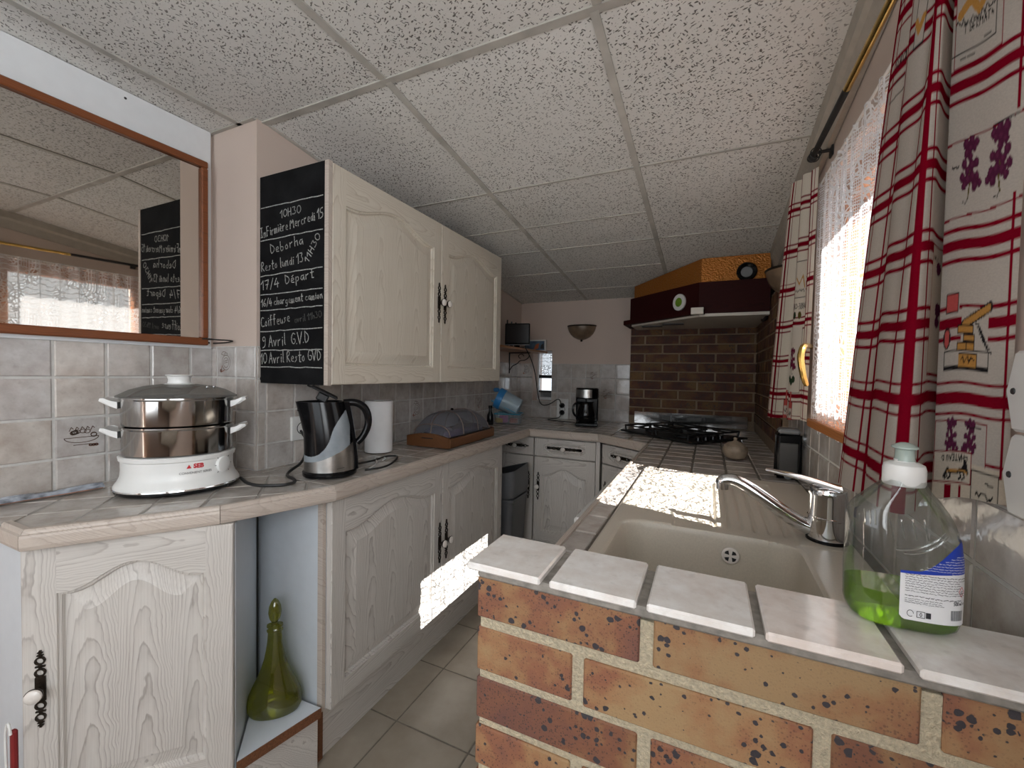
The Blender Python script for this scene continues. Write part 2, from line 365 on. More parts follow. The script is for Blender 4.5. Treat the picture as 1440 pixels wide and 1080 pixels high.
def glass_thin(name, tint=(1, 1, 1), gloss=.12, rough=.02, alpha=.9):
    t = NT(name); tr = t.new('BsdfTransparent'); tr.inputs[0].default_value = (*tint, 1)
    gl = t.new('BsdfGlossy'); gl.inputs['Roughness'].default_value = rough
    fr = t.new('LayerWeight'); fr.inputs['Blend'].default_value = .35
    f = t.math('ADD', t.math('MULTIPLY', fr.outputs['Fresnel'], .5), gloss*.3, clamp=True)
    mx = t.new('MixShader'); t.l(f, mx.inputs[0]); t.l(tr.outputs[0], mx.inputs[1]); t.l(gl.outputs[0], mx.inputs[2])
    df = t.new('BsdfDiffuse'); df.inputs[0].default_value = (*tint, 1)
    m2 = t.new('MixShader'); m2.inputs[0].default_value = 1 - alpha; t.l(mx.outputs[0], m2.inputs[1]); t.l(df.outputs[0], m2.inputs[2])
    t.l(m2.outputs[0], t.out.inputs[0]); return t.mat
window_glass = glass_thin('window_glass', (1, 1, 1), .1, .0, 1)
bottle_shell = glass_thin('clear_bottle_plastic', (.86, .88, .87), .12, .05, .98)
clear_box_m = glass_thin('clear_box_plastic', (.85, .88, .9), .1, .1, .92)
translucent_lid = glass_thin('milky_plastic', (.62, .76, .84), .1, .15, .5)
lid_glass = glass_thin('smoked_lid', (.5, .49, .46), .2, .05, .8)
mesh_net = glass_thin('dark_net', (.60, .60, .66), .0, .6, .86)
def trans(name, col, ior=1.4, rough=.02):
    t = NT(name); t.base(col); t.b.inputs['Transmission Weight'].default_value = 1; t.b.inputs['IOR'].default_value = ior; t.rm(rough); return t.mat
green_glass = glass_thin('olive_green_glass', (.46, .47, .03), .35, .03, .93); green_liquid = glass_thin('green_soap', (.58, .86, .05), .1, .05, .90)
mirror_m = plain('mirror_glass', (.64, .60, .55), .02, 1, var=0)
tv_screen = plain('dark_screen', (.012, .008, .007), .3)
amber = plain('frosted_lamp_glass', srgb(138, 116, 94), .35, var=.25, vs=14)
def copper_mat():
    t = NT('hammered_copper'); v = t.coord(); vo = t.new('TexVoronoi', feature='SMOOTH_F1'); vo.inputs['Scale'].default_value = 150; t.l(v, vo.inputs['Vector'])
    t.base(srgb(176, 112, 48)); t.rm(.42, .6); t.bump(vo.outputs['Distance'], 1.0, .004); return t.mat
copper = copper_mat()
sink_m = plain('beige_resin', srgb(206, 197, 182), .36, var=.05, vs=300)
def cloth_mat(name, attr='print', trl=.35):
    t = NT(name); at = t.new('Attribute', attribute_name=attr); v = t.coord((1, 1, 1))
    wv = t.noise(v, 500, 2); col = t.mix(1.0, at.outputs['Color'], t.ramp(wv, [(.3, .9), (.7, 1)]), 'MULTIPLY')
    df = t.new('BsdfDiffuse'); tl = t.new('BsdfTranslucent'); t.l(col, df.inputs[0]); t.l(col, tl.inputs[0])
    mx = t.new('MixShader'); mx.inputs[0].default_value = trl; t.l(df.outputs[0], mx.inputs[1]); t.l(tl.outputs[0], mx.inputs[2]); t.l(mx.outputs[0], t.out.inputs[0]); return t.mat
print_cloth = cloth_mat('printed_cotton')
def lace_mat(name='white_lace'):
    t = NT(name); at = t.new('Attribute', attribute_name='cloth'); v = at.outputs['Vector']
    vo = t.new('TexVoronoi', feature='DISTANCE_TO_EDGE', voronoi_dimensions='2D'); vo.inputs['Scale'].default_value = 34; t.l(v, vo.inputs['Vector'])
    cell = t.math('LESS_THAN', vo.outputs['Distance'], .11)
    v2 = t.new('TexVoronoi', feature='F1', voronoi_dimensions='2D'); v2.inputs['Scale'].default_value = 11; t.l(v, v2.inputs['Vector'])
    ring = t.math('GREATER_THAN', t.math('SINE', t.math('MULTIPLY', v2.outputs['Distance'], 42)), .55)
    sep = t.new('SeparateXYZ'); t.l(v, sep.inputs[0])
    def line(x, k, th): return t.math('GREATER_THAN', t.math('SINE', t.math('MULTIPLY', x, k)), th)
    net = t.math('MAXIMUM', line(sep.outputs[0], 900, .55), line(sep.outputs[1], 900, .55))
    ladder = t.math('MAXIMUM', line(sep.outputs[0], 420, .35), line(sep.outputs[1], 1000, .7))
    reg = t.new('TexVoronoi', feature='F1', voronoi_dimensions='2D'); reg.inputs['Scale'].default_value = 13; t.l(v, reg.inputs['Vector'])
    rs = t.new('SeparateColor'); t.l(reg.outputs['Color'], rs.inputs[0])
    a = t.math('GREATER_THAN', rs.outputs[0], .62); b = t.math('LESS_THAN', rs.outputs[0], .3)
    pat = t.math('MAXIMUM', t.math('MULTIPLY', a, net), t.math('MULTIPLY', b, ladder))
    rest = t.math('SUBTRACT', 1, t.math('MAXIMUM', a, b))
    pat = t.math('MAXIMUM', pat, t.math('MULTIPLY', rest, t.math('MAXIMUM', cell, ring)))
    wv_ = t.math('ADD', sep.outputs[1], t.math('MULTIPLY', t.noise(v, 24, 2), .030)); dense = t.math('MAXIMUM', line(wv_, 2*PI/.028, .90), line(sep.outputs[0], 2*PI/.11, .985))
    alpha = t.math('MAXIMUM', t.math('MULTIPLY', pat, .9), t.math('MULTIPLY', dense, .92)); alpha = t.math('MAXIMUM', alpha, .22)
    df = t.new('BsdfDiffuse'); tl = t.new('BsdfTranslucent'); df.inputs[0].default_value = (.85, .86, .88, 1); tl.inputs[0].default_value = (.85, .87, .9, 1)
    mx = t.new('MixShader'); mx.inputs[0].default_value = .13; t.l(df.outputs[0], mx.inputs[1]); t.l(tl.outputs[0], mx.inputs[2])
    tr = t.new('BsdfTransparent'); m2 = t.new('MixShader'); t.l(alpha, m2.inputs[0]); t.l(tr.outputs[0], m2.inputs[1]); t.l(mx.outputs[0], m2.inputs[2])
    t.l(m2.outputs[0], t.out.inputs[0]); return t.mat
lace = lace_mat()
# ------------------------------------------------------------------ tiles and bricks
def clip(poly, hp):
    out = []
    for (a, b, c) in hp:
        src = poly if not out or True else out
        res = []
        for i in range(len(src)):
            p, q = src[i], src[(i+1) % len(src)]
            dp = a*p[0] + b*p[1] - c; dq = a*q[0] + b*q[1] - c
            if dp <= 0: res.append(p)
            if (dp < 0 < dq) or (dq < 0 < dp):
                k = dp / (dp - dq); res.append((p[0] + (q[0]-p[0])*k, p[1] + (q[1]-p[1])*k))
        poly = res; out = res
        if len(poly) < 3: return []
    return poly
def halfplanes(poly):       # counter-clockwise convex polygon
    r = []
    for i in range(len(poly)):
        (x, y), (x2, y2) = poly[i], poly[(i+1) % len(poly)]
        a, b = y2 - y, -(x2 - x); l = math.hypot(a, b); r.append((a/l, b/l, (a*x + b*y)/l))
    return r
def tiles(mb, O, du, dv, n, ul, vl, gap=.006, th=.004, poly=None, m=0, var=.09, bev=.0035, skip=None, rnd=random):
    O, du, dv, n = Vector(O), Vector(du), Vector(dv), Vector(n)
    hp = halfplanes(poly) if poly else None
    for i in range(len(ul)-1):
        for j in range(len(vl)-1):
            if skip and skip((ul[i]+ul[i+1])/2, (vl[j]+vl[j+1])/2): continue
            g = gap/2
            q = [(ul[i]+g, vl[j]+g), (ul[i+1]-g, vl[j]+g), (ul[i+1]-g, vl[j+1]-g), (ul[i]+g, vl[j+1]-g)]
            if hp: q = clip(q, hp)
            if len(q) < 3: continue
            ar = abs(sum(q[k][0]*q[(k+1) % len(q)][1] - q[(k+1) % len(q)][0]*q[k][1] for k in range(len(q))))/2
            if ar < 1e-4: continue
            cx = sum(p[0] for p in q)/len(q); cy = sum(p[1] for p in q)/len(q); rad = max(math.hypot(p[0]-cx, p[1]-cy) for p in q)
            k1 = 1 - bev/rad*1.3
            P = lambda u, v, h: O + du*u + dv*v + n*h
            L = [[P(u, v, 0) for u, v in q], [P(u, v, th*.55) for u, v in q], [P(cx+(u-cx)*k1, cy+(v-cy)*k1, th) for u, v in q]]
            t = 1 - rnd.random()*var*2; wm = (rnd.random()-.5)*var; c = (t*(1+wm*.4), t, t*(1-wm*.6))
            mb.rings(L, m, False, True, False, True, c)
def lines(a, b, step, start):
    r = []; x = start
    while x > a + 1e-6: x -= step
    x += step
    r = [a]
    while x < b - 1e-6:
        if x > a + .004: r.append(x)
        x += step
    r.append(b); return r
def bricks(mb, O, du, dn, n, U0, U1, courses, period, joint, offs, m=0, depth=.03, rnd=random):
    # courses = [(z0, z1)], offs = joint centre per course (alternating); one chamfered block per brick
    for k, (z0, z1) in enumerate(courses):
        x = offs[k % len(offs)]
        while x > U0: x -= period
        while x < U1:
            a = max(x + joint/2, U0); b = min(x + period - joint/2, U1)
            if b - a > .012:
                nb = MB(); nb.cbox((a, -depth, z0), (b, rnd.random()*.0016, z1), .0018, m, (rnd.random(), rnd.random(), rnd.random()))
                M = Matrix(((du[0], n[0], 0, O[0]), (du[1], n[1], 0, O[1]), (0, 0, 1, 0), (0, 0, 0, 1)))
                nb.tf(M); mb.add(nb.v, nb.f, m); mb.c[-len(nb.f):] = nb.c
            x += period
# ------------------------------------------------------------------ room shell
XLF, XL, XR, YC, YB = -1.575, -1.34, .30, .905, 3.05      # front-left wall, left wall, right wall, return, back wall
YR = -1.3
def zc(y): return 2.0 if y < .93 else 2.0 - .124*(y - .93)
fl = MB(); fl.box((-2.2, YR - .2, F0 - .1), (XR + .25, YB + .2, F0), 1)
tiles(fl, (0, 0, F0), (1, 0, 0), (0, 1, 0), (0, 0, 1), lines(XLF, XR, .277, -.911), lines(YR, YB, .277, 1.10), .006, .0012, None, 0, .05, .002)
struct('floor', fl, [floor_m, grout_d])
cl = MB(); cl.box((-2.2, YR - .2, 2.0), (XR + .25, .93, 2.12))
cl.add([(-2.2, .93, zc(.93)), (XR + .25, .93, zc(.93)), (XR + .25, YB + .2, zc(YB + .2)), (-2.2, YB + .2, zc(YB + .2)), (-2.2, .93, 2.12), (XR + .25, .93, 2.12), (XR + .25, YB + .2, 2.12), (-2.2, YB + .2, 2.12)],
       [(3, 2, 1, 0), (4, 5, 6, 7), (0, 1, 5, 4), (1, 2, 6, 5), (2, 3, 7, 6), (3, 0, 4, 7)])
struct('ceiling', cl, ceil_m)
def bar(mb, a, b, wd, up=.004):             # a flat strip hung under the ceiling from a to b (x, y)
    (x, y), (x2, y2) = a, b; d = Vector((x2-x, y2-y, 0)).normalized(); s = Vector((-d.y, d.x, 0))*wd/2
    P = [Vector((x, y, zc(y))), Vector((x2, y2, zc(y2)))]
    top = [P[0]+s, P[0]-s, P[1]-s, P[1]+s]
    lo = [p - Vector((0, 0, up)) for p in top]
    mb.add([p + Vector((0, 0, .002)) for p in top] + lo, [(4, 5, 6, 7), (0, 4, 7, 3), (1, 2, 6, 5), (0, 1, 5, 4), (3, 7, 6, 2)])
tb = MB()
for x in (-1.42, -.832, -.24): bar(tb, (x, YR), (x, .92), .02)
for x in (-.828, -.25): bar(tb, (x, .935), (x + .012, YB - .01), .02)
for y in (.932, .33, -.27, -.87, -1.47): bar(tb, (XLF if y < .9 else XL, y), (.26, y), .022)
bar(tb, (XLF, .898), (XL, .898), .012)
for y in (1.537, 2.132): bar(tb, (XL, y), (.262, y), .010, .003)
for y in (1.863, 2.46, 2.80): bar(tb, (XL, y), (-.25, y), .008, .003)
bar(tb, (XL + .008, .94), (XL + .008, YB), .012)
struct('trim_1', tb, tbar)
def slab(name, a, b, m): mb = MB(); mb.box(a, b); return struct(name, mb, m)
wlf = slab('wall_left_front', (XLF - .2, YR, F0 - .02), (XLF, YC, 2.02), pink_wall)
wl_ = MB(); wl_.box((XLF - .2, YC, F0 - .02), (XL, YB + .2, 2.02)); wl = struct('wall_left', wl_, pink_wall)
WX0, WX1, WZ0, WZ1 = -1.235, -1.08, .985, 1.37           # narrow opening in the back wall
wb_ = MB()
wb_.box((XL, YB, F0 - .02), (WX0, YB + .2, 2.0)); wb_.box((WX1, YB, F0 - .02), (XR + .2, YB + .2, 2.0))
wb_.box((WX0, YB, F0 - .02), (WX1, YB + .2, WZ0)); wb_.box((WX0, YB, WZ1), (WX1, YB + .2, 2.0))
wb = struct('wall_back', wb_, pink_wall)
GY0, GY1, GZ0, GZ1 = .90, 1.535, 1.065, 1.765             # main window opening in the right wall
wr_ = MB()
wr_.box((XR, YR, F0 - .02), (XR + .2, GY0, 2.1)); wr_.box((XR, GY1, F0 - .02), (XR + .2, YB, 2.1))
wr_.box((XR, GY0, F0 - .02), (XR + .2, GY1, GZ0)); wr_.box((XR, GY0, GZ1), (XR + .2, GY1, 2.1))
wr = struct('wall_right', wr_, pink_wall)
wq = MB()
wq.box((-2.2, YR - .2, F0 - .02), (-1.42, YR, 2.05)); wq.box((.12, YR - .2, F0 - .02), (XR + .2, YR, 2.05))
wq.box((-1.42, YR - .2, F0 - .02), (.12, YR, .8)); wq.box((-1.42, YR - .2, 1.98), (.12, YR, 2.05))
struct('wall_rear', wq, white_wall)
# wall tiles (raised, with pale joints); pattern tiles carry a drawn motif
def ellip(cx, cy, rx, ry, n=18, a0=0, a1=2*PI): return [(cx + rx*math.cos(a0 + (a1-a0)*i/n), cy + ry*math.sin(a0 + (a1-a0)*i/n)) for i in range(n+1)]
def fruit_motif(cx, cy, s, rnd):
    L = []
    for k in range(9):
        a = rnd.random()*PI; L.append(ellip(cx + math.cos(a)*.30*s, cy + .02*s + math.sin(a)*.16*s, .075*s, .065*s, 10))
    L.append(ellip(cx, cy - .02*s, .42*s, .17*s, 14, PI, 2*PI)); L.append([(cx-.42*s, cy-.02*s), (cx+.42*s, cy-.02*s)])
    L.append([(cx-.2*s, cy-.26*s), (cx+.2*s, cy-.26*s)])
    for k in range(5):
        x = cx - .3*s + k*.13*s; L.append([(x, cy+.2*s), (x + .05*s, cy+.32*s), (x + .1*s, cy+.26*s)])
    R_ = [ellip(cx + .22*s + k*.07*s, cy - .3*s, .04*s, .03*s, 8) for k in range(3)]
    return L, R_
def jug_motif(cx, cy, s, rnd):
    L = [ellip(cx, cy, .26*s, .3*s, 16), ellip(cx, cy, .17*s, .2*s, 14), ellip(cx, cy + .34*s, .1*s, .05*s, 10), [(cx-.1*s, cy+.28*s), (cx-.3*s, cy+.34*s), (cx-.2*s, cy+.44*s), (cx, cy+.42*s)],
         [(cx-.12*s, cy+.05*s), (cx+.1*s, cy+.1*s)], [(cx-.12*s, cy-.02*s), (cx+.1*s, cy+.02*s)]]
    return L, [[(cx-.34*s, cy-.34*s), (cx-.25*s, cy-.14*s)], [(cx-.3*s, cy-.38*s), (cx-.1*s, cy-.3*s)], ellip(cx-.33*s, cy-.33*s, .05*s, .05*s, 8)]
def leaf_motif(cx, cy, s, rnd):
    L = []
    for k in range(6):
        y = cy - .3*s + k*.11*s; L.append([(cx-.35*s, y), (cx-.1*s, y+.05*s), (cx+.1*s, y-.02*s), (cx+.38*s, y+.06*s)]); L.append(ellip(cx - .2*s + .12*s*(k % 4), y + .02*s, .07*s, .04*s, 8))
    return L, [ellip(cx-.1*s, cy-.38*s, .08*s, .04*s, 8)]
rt = random.Random(3)
def tile_wall(name, parent, O, du, n, ul, vl, motifs=(), th=.004):
    mb = MB(); O = Vector(O); du = Vector(du); n = Vector(n); dv = Vector((0, 0, 1))
    q = [O + du*ul[0] + dv*vl[0], O + du*ul[-1] + dv*vl[0], O + du*ul[-1] + dv*vl[-1], O + du*ul[0] + dv*vl[-1]]
    mb.add([p + n*.0012 for p in q], [(0, 1, 2, 3)], 1)
    tiles(mb, O, du, dv, n, ul, vl, .006, th, None, 0, .10, .003, None, rt)
    for (cu, cv, s, fn) in motifs:
        L, R_ = fn(cu, cv, s, rt); mb.strokes(L, .0018, O, du, dv, n, 2, th + .0004); mb.strokes(R_, .003, O, du, dv, n, 3, th + .0004)
    return struct(name, mb, [wall_tile, grout, motif_ink, motif_red], parent)
VL = [.86, .945, 1.054, 1.164, 1.27]
tile_wall('wall_left_front_tiles', wlf, (XLF, 0, 0), (0, 1, 0), (1, 0, 0), lines(-.6, YC, .109, .615), VL, [(.561, 1.0, .085, fruit_motif)])
tile_wall('wall_left_return_tiles', wl, (0, YC, 0), (1, 0, 0), (0, -1, 0), [XLF, -1.545, -1.44, XL], VL, [(-1.492, 1.215, .085, jug_motif)])
tile_wall('wall_left_tiles', wl, (XL, 0, 0), (0, 1, 0), (1, 0, 0), lines(YC, YB, .1075, .935), VL,
          [(1.745, 1.005, .09, jug_motif), (2.39, 1.005, .09, leaf_motif), (2.60, 1.22, .08, jug_motif)])
tile_wall('wall_back_tiles', wb, (0, YB, 0), (1, 0, 0), (0, -1, 0), lines(WX1, -.495, .109, -.924), VL, [(-.658, 1.06, .09, leaf_motif), (-.76, 1.19, .07, leaf_motif), (-.87, 1.0, .06, jug_motif)])
tile_wall('wall_back_corner_tiles', wb, (0, YB, 0), (1, 0, 0), (0, -1, 0), [XL, WX0], VL, [(-1.285, 1.22, .08, jug_motif)])
tile_wall('wall_back_sill_tiles', wb, (0, YB, 0), (1, 0, 0), (0, -1, 0), [WX0, WX1], [.86, .985])
tile_wall('wall_right_tiles', wr, (XR, 0, 0), (0, 1, 0), (-1, 0, 0), lines(.2, 2.03, .112, .695), [.86, .98, 1.063])
# brick facing behind the hob
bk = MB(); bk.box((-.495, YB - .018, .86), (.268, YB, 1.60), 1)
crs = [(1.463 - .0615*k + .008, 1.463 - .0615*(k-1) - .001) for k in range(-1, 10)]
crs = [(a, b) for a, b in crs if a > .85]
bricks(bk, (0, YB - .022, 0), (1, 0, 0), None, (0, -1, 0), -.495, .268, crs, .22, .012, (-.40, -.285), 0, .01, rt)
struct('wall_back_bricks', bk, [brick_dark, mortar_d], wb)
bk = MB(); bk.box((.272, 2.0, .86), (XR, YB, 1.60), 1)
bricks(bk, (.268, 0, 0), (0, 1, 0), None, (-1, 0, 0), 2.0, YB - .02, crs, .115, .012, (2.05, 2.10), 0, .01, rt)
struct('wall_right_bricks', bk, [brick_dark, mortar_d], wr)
# cornice board between ceiling and window wall
cn = MB()
for y0, y1 in ((YR, .93), (.93, YB - .03)):
    rs = [[(.258, y, zc(y) + .001), (XR - .002, y, zc(y) + .001), (XR - .002, y, zc(y) - .085), (.284, y, zc(y) - .085), (.272, y, zc(y) - .045), (.262, y, zc(y) - .035)] for y in (y0, y1)]
    cn.rings(rs, 0, True, True, False)
struct('trim_2', cn, cornice_m)
# ------------------------------------------------------------------ windows
def E(name, kind='structure', loc=(0, 0, 0)):
    o = bpy.data.objects.new(name, None); C.objects.link(o); o['kind'] = kind; o.location = loc; o.empty_display_size = .05; return o
w1 = E('window_1', loc=(XR + .06, GY0, GZ0))
fr = MB(); g = lambda a, b: fr.cbox(a, b, .004)
W, Hh = GY1 - GY0, GZ1 - GZ0
g((-.02, 0, 0), (.03, W, .088)); g((-.02, 0, Hh - .065), (.03, W, Hh)); g((-.02, 0, .088), (.03, .04, Hh - .065)); g((-.02, W - .04, .088), (.03, W, Hh - .065))
obj('frame', fr, frame_wood, w1)
pn = MB(); pn.box((.002, .038, .086), (.006, W - .038, Hh - .063)); obj('pane', pn, window_glass, w1)
sl = MB(); sl.cbox((-.085, -.005, -.012), (-.02, W + .005, .012), .003); obj('sill', sl, frame_wood, w1)
w2 = E('window_2', loc=(WX0, YB + .10, WZ0))
W2, H2 = WX1 - WX0, WZ1 - WZ0
fr = MB()
for a, b in (((0, 0, 0), (W2, .03, .02)), ((0, 0, H2 - .02), (W2, .03, H2)), ((0, 0, .02), (.014, .03, H2 - .02)), ((W2 - .012, 0, .02), (W2, .03, H2 - .02))): fr.box(a, b)
obj('frame', fr, white_paint, w2)
mb = MB(); mb.box((.014, -.004, .172), (W2 - .012, .03, .198)); mb.box((.014, -.004, .062), (W2 - .012, .03, .075)); obj('crossbar', mb, black_matte, w2)
mb = MB(); mb.box((.014, .012, .02), (W2 - .012, .016, H2 - .02)); obj('pane', mb, window_glass, w2)
mb = MB(); mb.box((.014, .032, .02), (W2 - .012, .036, .062)); obj('lower_panel', mb, grey_plastic, w2)
nl = MB(); nu_, nv_ = 30, 30; nl.add([(.016 + (W2-.030)*i/(nu_-1), .006 + .002*math.sin(i*1.1), .20 + (H2-.222)*j/(nv_-1)) for j in range(nv_) for i in range(nu_)], [(j*nu_+i, j*nu_+i+1, (j+1)*nu_+i+1, (j+1)*nu_+i) for j in range(nv_-1) for i in range(nu_-1)], 0, None, True)
no = obj('net_curtain', nl, lace, w2); na_ = no.data.attributes.new('cloth', 'FLOAT_VECTOR', 'POINT'); na_.data.foreach_set('vector', [q for j in range(nv_) for i in range(nu_) for q in (3 + (W2-.03)*i/(nu_-1), (H2-.222)*j/(nv_-1), 0)])
# rear window frame behind the viewer (the daylight comes in here)
w3 = E('window_3', loc=(-1.42, YR - .05, .8)); fr = MB()
for a, b in (((0, 0, 0), (1.54, .05, .05)), ((0, 0, 1.13), (1.54, .05, 1.18)), ((0, 0, .05), (.05, .05, 1.13)), ((1.49, 0, .05), (1.54, .05, 1.13)), ((.75, 0, .05), (.8, .05, 1.13))): fr.box(a, b)
obj('frame', fr, white_paint, w3)
w4 = E('added_blind_window', loc=(XR - .002, -1.05, .88)); fr = MB()  # added unseen window dressing on the closed wall, around the side lamp
for a, b in (((-.03, 0, 0), (0, .86, .05)), ((-.03, 0, 1.0), (0, .86, 1.05)), ((-.03, 0, .05), (0, .05, 1.0)), ((-.03, .81, .05), (0, .86, 1.0))): fr.box(a, b)
obj('frame', fr, white_paint, w4)
mb = MB(); mb.box((-.012, .05, .05), (-.004, .81, 1.0)); obj('opaque_pane', mb, white_label, w4)  # opaque white sheet, lets no light through
# ------------------------------------------------------------------ panelled doors
def arch(s): s = min(1, abs(s)/.92); return .5*(1 + math.cos(PI*s))
def door_mb(wd, ht, st=.052, rail=.06, A=.045, th=.02, N=28, kind='arch'):
    # door in the x-z plane, front at y = 0 facing -y, origin at the lower left corner; slots: 0 vertical grain, 1 horizontal grain
    mb = MB(); x0, x1 = st, wd - st; b0 = rail; ts = ht - rail - A     # shoulder height
    def ring(d, y):
        a, b = x0 + d, x1 - d; hw = (b - a)/2; c = (a + b)/2
        if kind == 'arch': top = [(b - 2*hw*i/N, ts - d + A*arch((b - 2*hw*i/N - c)/hw)) for i in range(N+1)]
        else:
            ch = min(.018, (ht-2*rail)*.3)
            top = [(b - 2*hw*i/N, ht - rail - d - (ch*max(0, 1 - min(i, N-i)*2*hw/N/.03))) for i in range(N+1)]
        bot = [(a, b0 + d), (b, b0 + d)] if kind == 'arch' else [(a + 2*hw*i/N, b0 + d + (ch*max(0, 1 - min(i, N-i)*2*hw/N/.03))) for i in range(N+1)]
        return [(x, y, z) for x, z in bot + top]
    prof = [(0, 0), (.0015, .004), (.006, .0055), (.009, .0125), (.012, .0125)] + ([(.042, .0020), (.045, .0008)] if kind == 'arch' else [(.014, .003), (.02, .001)])
    rs = [ring(d, y) for d, y in prof]
    mb.rings(rs, 0, False, True, True)
    # frame: stiles full height, rails between
    for a, b in ((0, x0), (x1, wd)):
        c = .0025
        aa, bb = (a + c if a == 0 else a), (b - c if b == wd else b)
        mb.add([(aa, 0, c), (bb, 0, c), (bb, 0, ht - c), (aa, 0, ht - c)], [(0, 1, 2, 3)], 0)
    r0 = rs[0]; nb = 2 if kind == 'arch' else N+1
    bot, top = r0[:nb], r0[nb:]; c = .0025
    vs = bot + [(x, 0, c) for x, y, z in bot]; n = nb
    mb.add(vs, [(n+i, n+i+1, i+1, i) for i in range(n-1)], 1)
    vs = top + [(x, 0, ht - c) for x, y, z in top]; n = len(top)
    mb.add(vs, [(i+1, i, n+i, n+i+1)[::-1] if False else (i, i+1, n+i+1, n+i)[::-1] for i in range(n-1)], 1)
    c = .0025; F_ = [(c, 0, c), (wd-c, 0, c), (wd-c, 0, ht-c), (c, 0, ht-c)]; G = [(0, c, 0), (wd, c, 0), (wd, c, ht), (0, c, ht)]; Bk = [(0, th, 0), (wd, th, 0), (wd, th, ht), (0, th, ht)]
    mb.rings([Bk, G, F_], 0, True, False, False)
    return mb
def handle(parent, x, z, horizontal=False, L=.085):
    mb = MB(); T = lambda u, v: (u, v)
    def P(u, v, y): return (x + (v if horizontal else u), y, z + (u if False else (u if horizontal else v)))
    def flat_ring(cv, r, w_):
        n = 14; rs = []
        for j in range(n):
            a = 2*PI*j/n; cu, sv = math.cos(a), math.sin(a)
            rs.append([P(r*cu*1.0, cv + r*sv, -.0005), P(r*cu, cv + r*sv, -.004), P((r-w_)*cu, cv + (r-w_)*sv, -.004), P((r-w_)*cu, cv + (r-w_)*sv, -.0005)])
        rs.append(rs[0]); mb.rings(rs, 0, False, False, True)
    def blk(u0, u1, v0, v1, y=-.0035):
        a, b = P(u0, v0, y), P(u1, v1, .0); mb.box(a, b)
    blk(-.0085, .0085, -.026, .026); 
    for s in (-1, 1):
        flat_ring(s*.0355, .0095, .0035); flat_ring(s*.0610, .0090, .0033); blk(-.008, .008, s*.047, s*.050); blk(-.0025, .0025, s*.0435, s*.0535)
        blk(-.005, .005, s*.071, s*.074); blk(-.002, .002, s*.068, s*.083); blk(-.0045, .0045, s*.077, s*.0795)
    hnd = obj('handle', mb, bronze, parent)
    mb = MB(); prof = [(.006, 0), (.0055, .010), (.013, .016), (.0155, .021), (.0155, .023)]
    mb.lathe(prof, (0, 0, 0), 18, 0); mb.tf(Matrix(((1, 0, 0, x), (0, 0, -1, -.003), (0, 1, 0, z), (0, 0, 0, 1))))
    kn = MB(); kn.lathe([(.0145, .0228), (.0138, .027), (.010, .030), (.004, .0315)], (0, 0, 0), 18, 1); kn.tf(Matrix(((1, 0, 0, x), (0, 0, -1, -.003), (0, 1, 0, z), (0, 0, 0, 1))))
    mb.add(kn.v, kn.f, 1, None, True); k = obj('knob', mb, [bronze, porcelain], parent); k['label'] = 'white porcelain knob'
    return hnd
def door(parent, x, z, wd, ht, mats, hx=None, hz=None, y=0, name='door', **k):
    d = obj(name, door_mb(wd, ht, **k), mats, parent, loc=(x, y, z))
    if hx is not None: handle(d, hx, hz, name == 'drawer')
    return d
LWM = [lw_z, lw_x]; UWM = [uw_z, uw_x]
# ------------------------------------------------------------------ base cabinets
rc = math.radians
# angled end cabinet on the left: face runs from A to B
A = Vector((-1.288, .362, 0)); B = Vector((-1.036, .642, 0)); dAB = (B - A); LA = dAB.length; tA = math.atan2(dAB.y, dAB.x)
t = thing('base_cabinet', 'angled limed oak end cabinet with one arched door, under the steamer', 'cabinet', (A.x, A.y, F0), tA)
MA = Matrix.Rotation(-tA, 4, 'Z') @ Matrix.Translation((-A.x, -A.y, 0))
loc = lambda x, y: tuple((MA @ Vector((x, y, 0)))[:2])
poly = [loc(*p) for p in ((-1.286, .366), (-1.040, .648), (-1.245, .842), (XLF, .842), (XLF, .366))]
b = MB(); b.prism([(x, max(y, .021)) for x, y in poly], .16, .785, 0); obj('carcass', b, melamine, t)
b = MB(); pl = [loc(*p) for p in ((-1.31, .41), (-1.085, .668), (-1.25, .83), (XLF, .83), (XLF, .41))]
b.prism(pl, 0, .16, 0); obj('plinth', b, melamine, t)
d = door(t, 0, .165, LA, .625, LWM, .030, .315, A=.05, st=.056)
# open corner shelf unit
NF = [(-1.036, .650), (-.990, .862), (-1.243, .847)]
t = thing('shelf_unit', 'open white corner shelf niche holding the green decanter', 'shelf', (-1.09, .80, F0))
q = [(x + 1.09, y - .80) for x, y in NF]
b = MB(); b.prism(q, .165, .19, 0); b.prism([(q[0][0]-.0, q[0][1]), (q[0][0]+.003, q[0][1]), (q[1][0]+.003, q[1][1]), (q[1][0], q[1][1])], .163, .189, 1)
obj('shelf', b, [melamine, chip], t)
b = MB(); b.prism([(q[0][0]-.004, q[0][1]+.03), (q[1][0]-.012, q[1][1]+.0), (q[1][0]-.04, q[1][1]), (q[0][0]-.032, q[0][1]+.036)], 0, .165, 0)
obj('plinth', b, lw_x, t)
b = MB(); b.prism([(q[2][0], q[2][1]), (q[2][0]-.004, q[2][1]-.003), (q[2][0]-.003, q[2][1]-.007), (q[2][0]+.003, q[2][1]-.003)], .19, .785, 0); obj('gap_seal', b, black_matte, t)
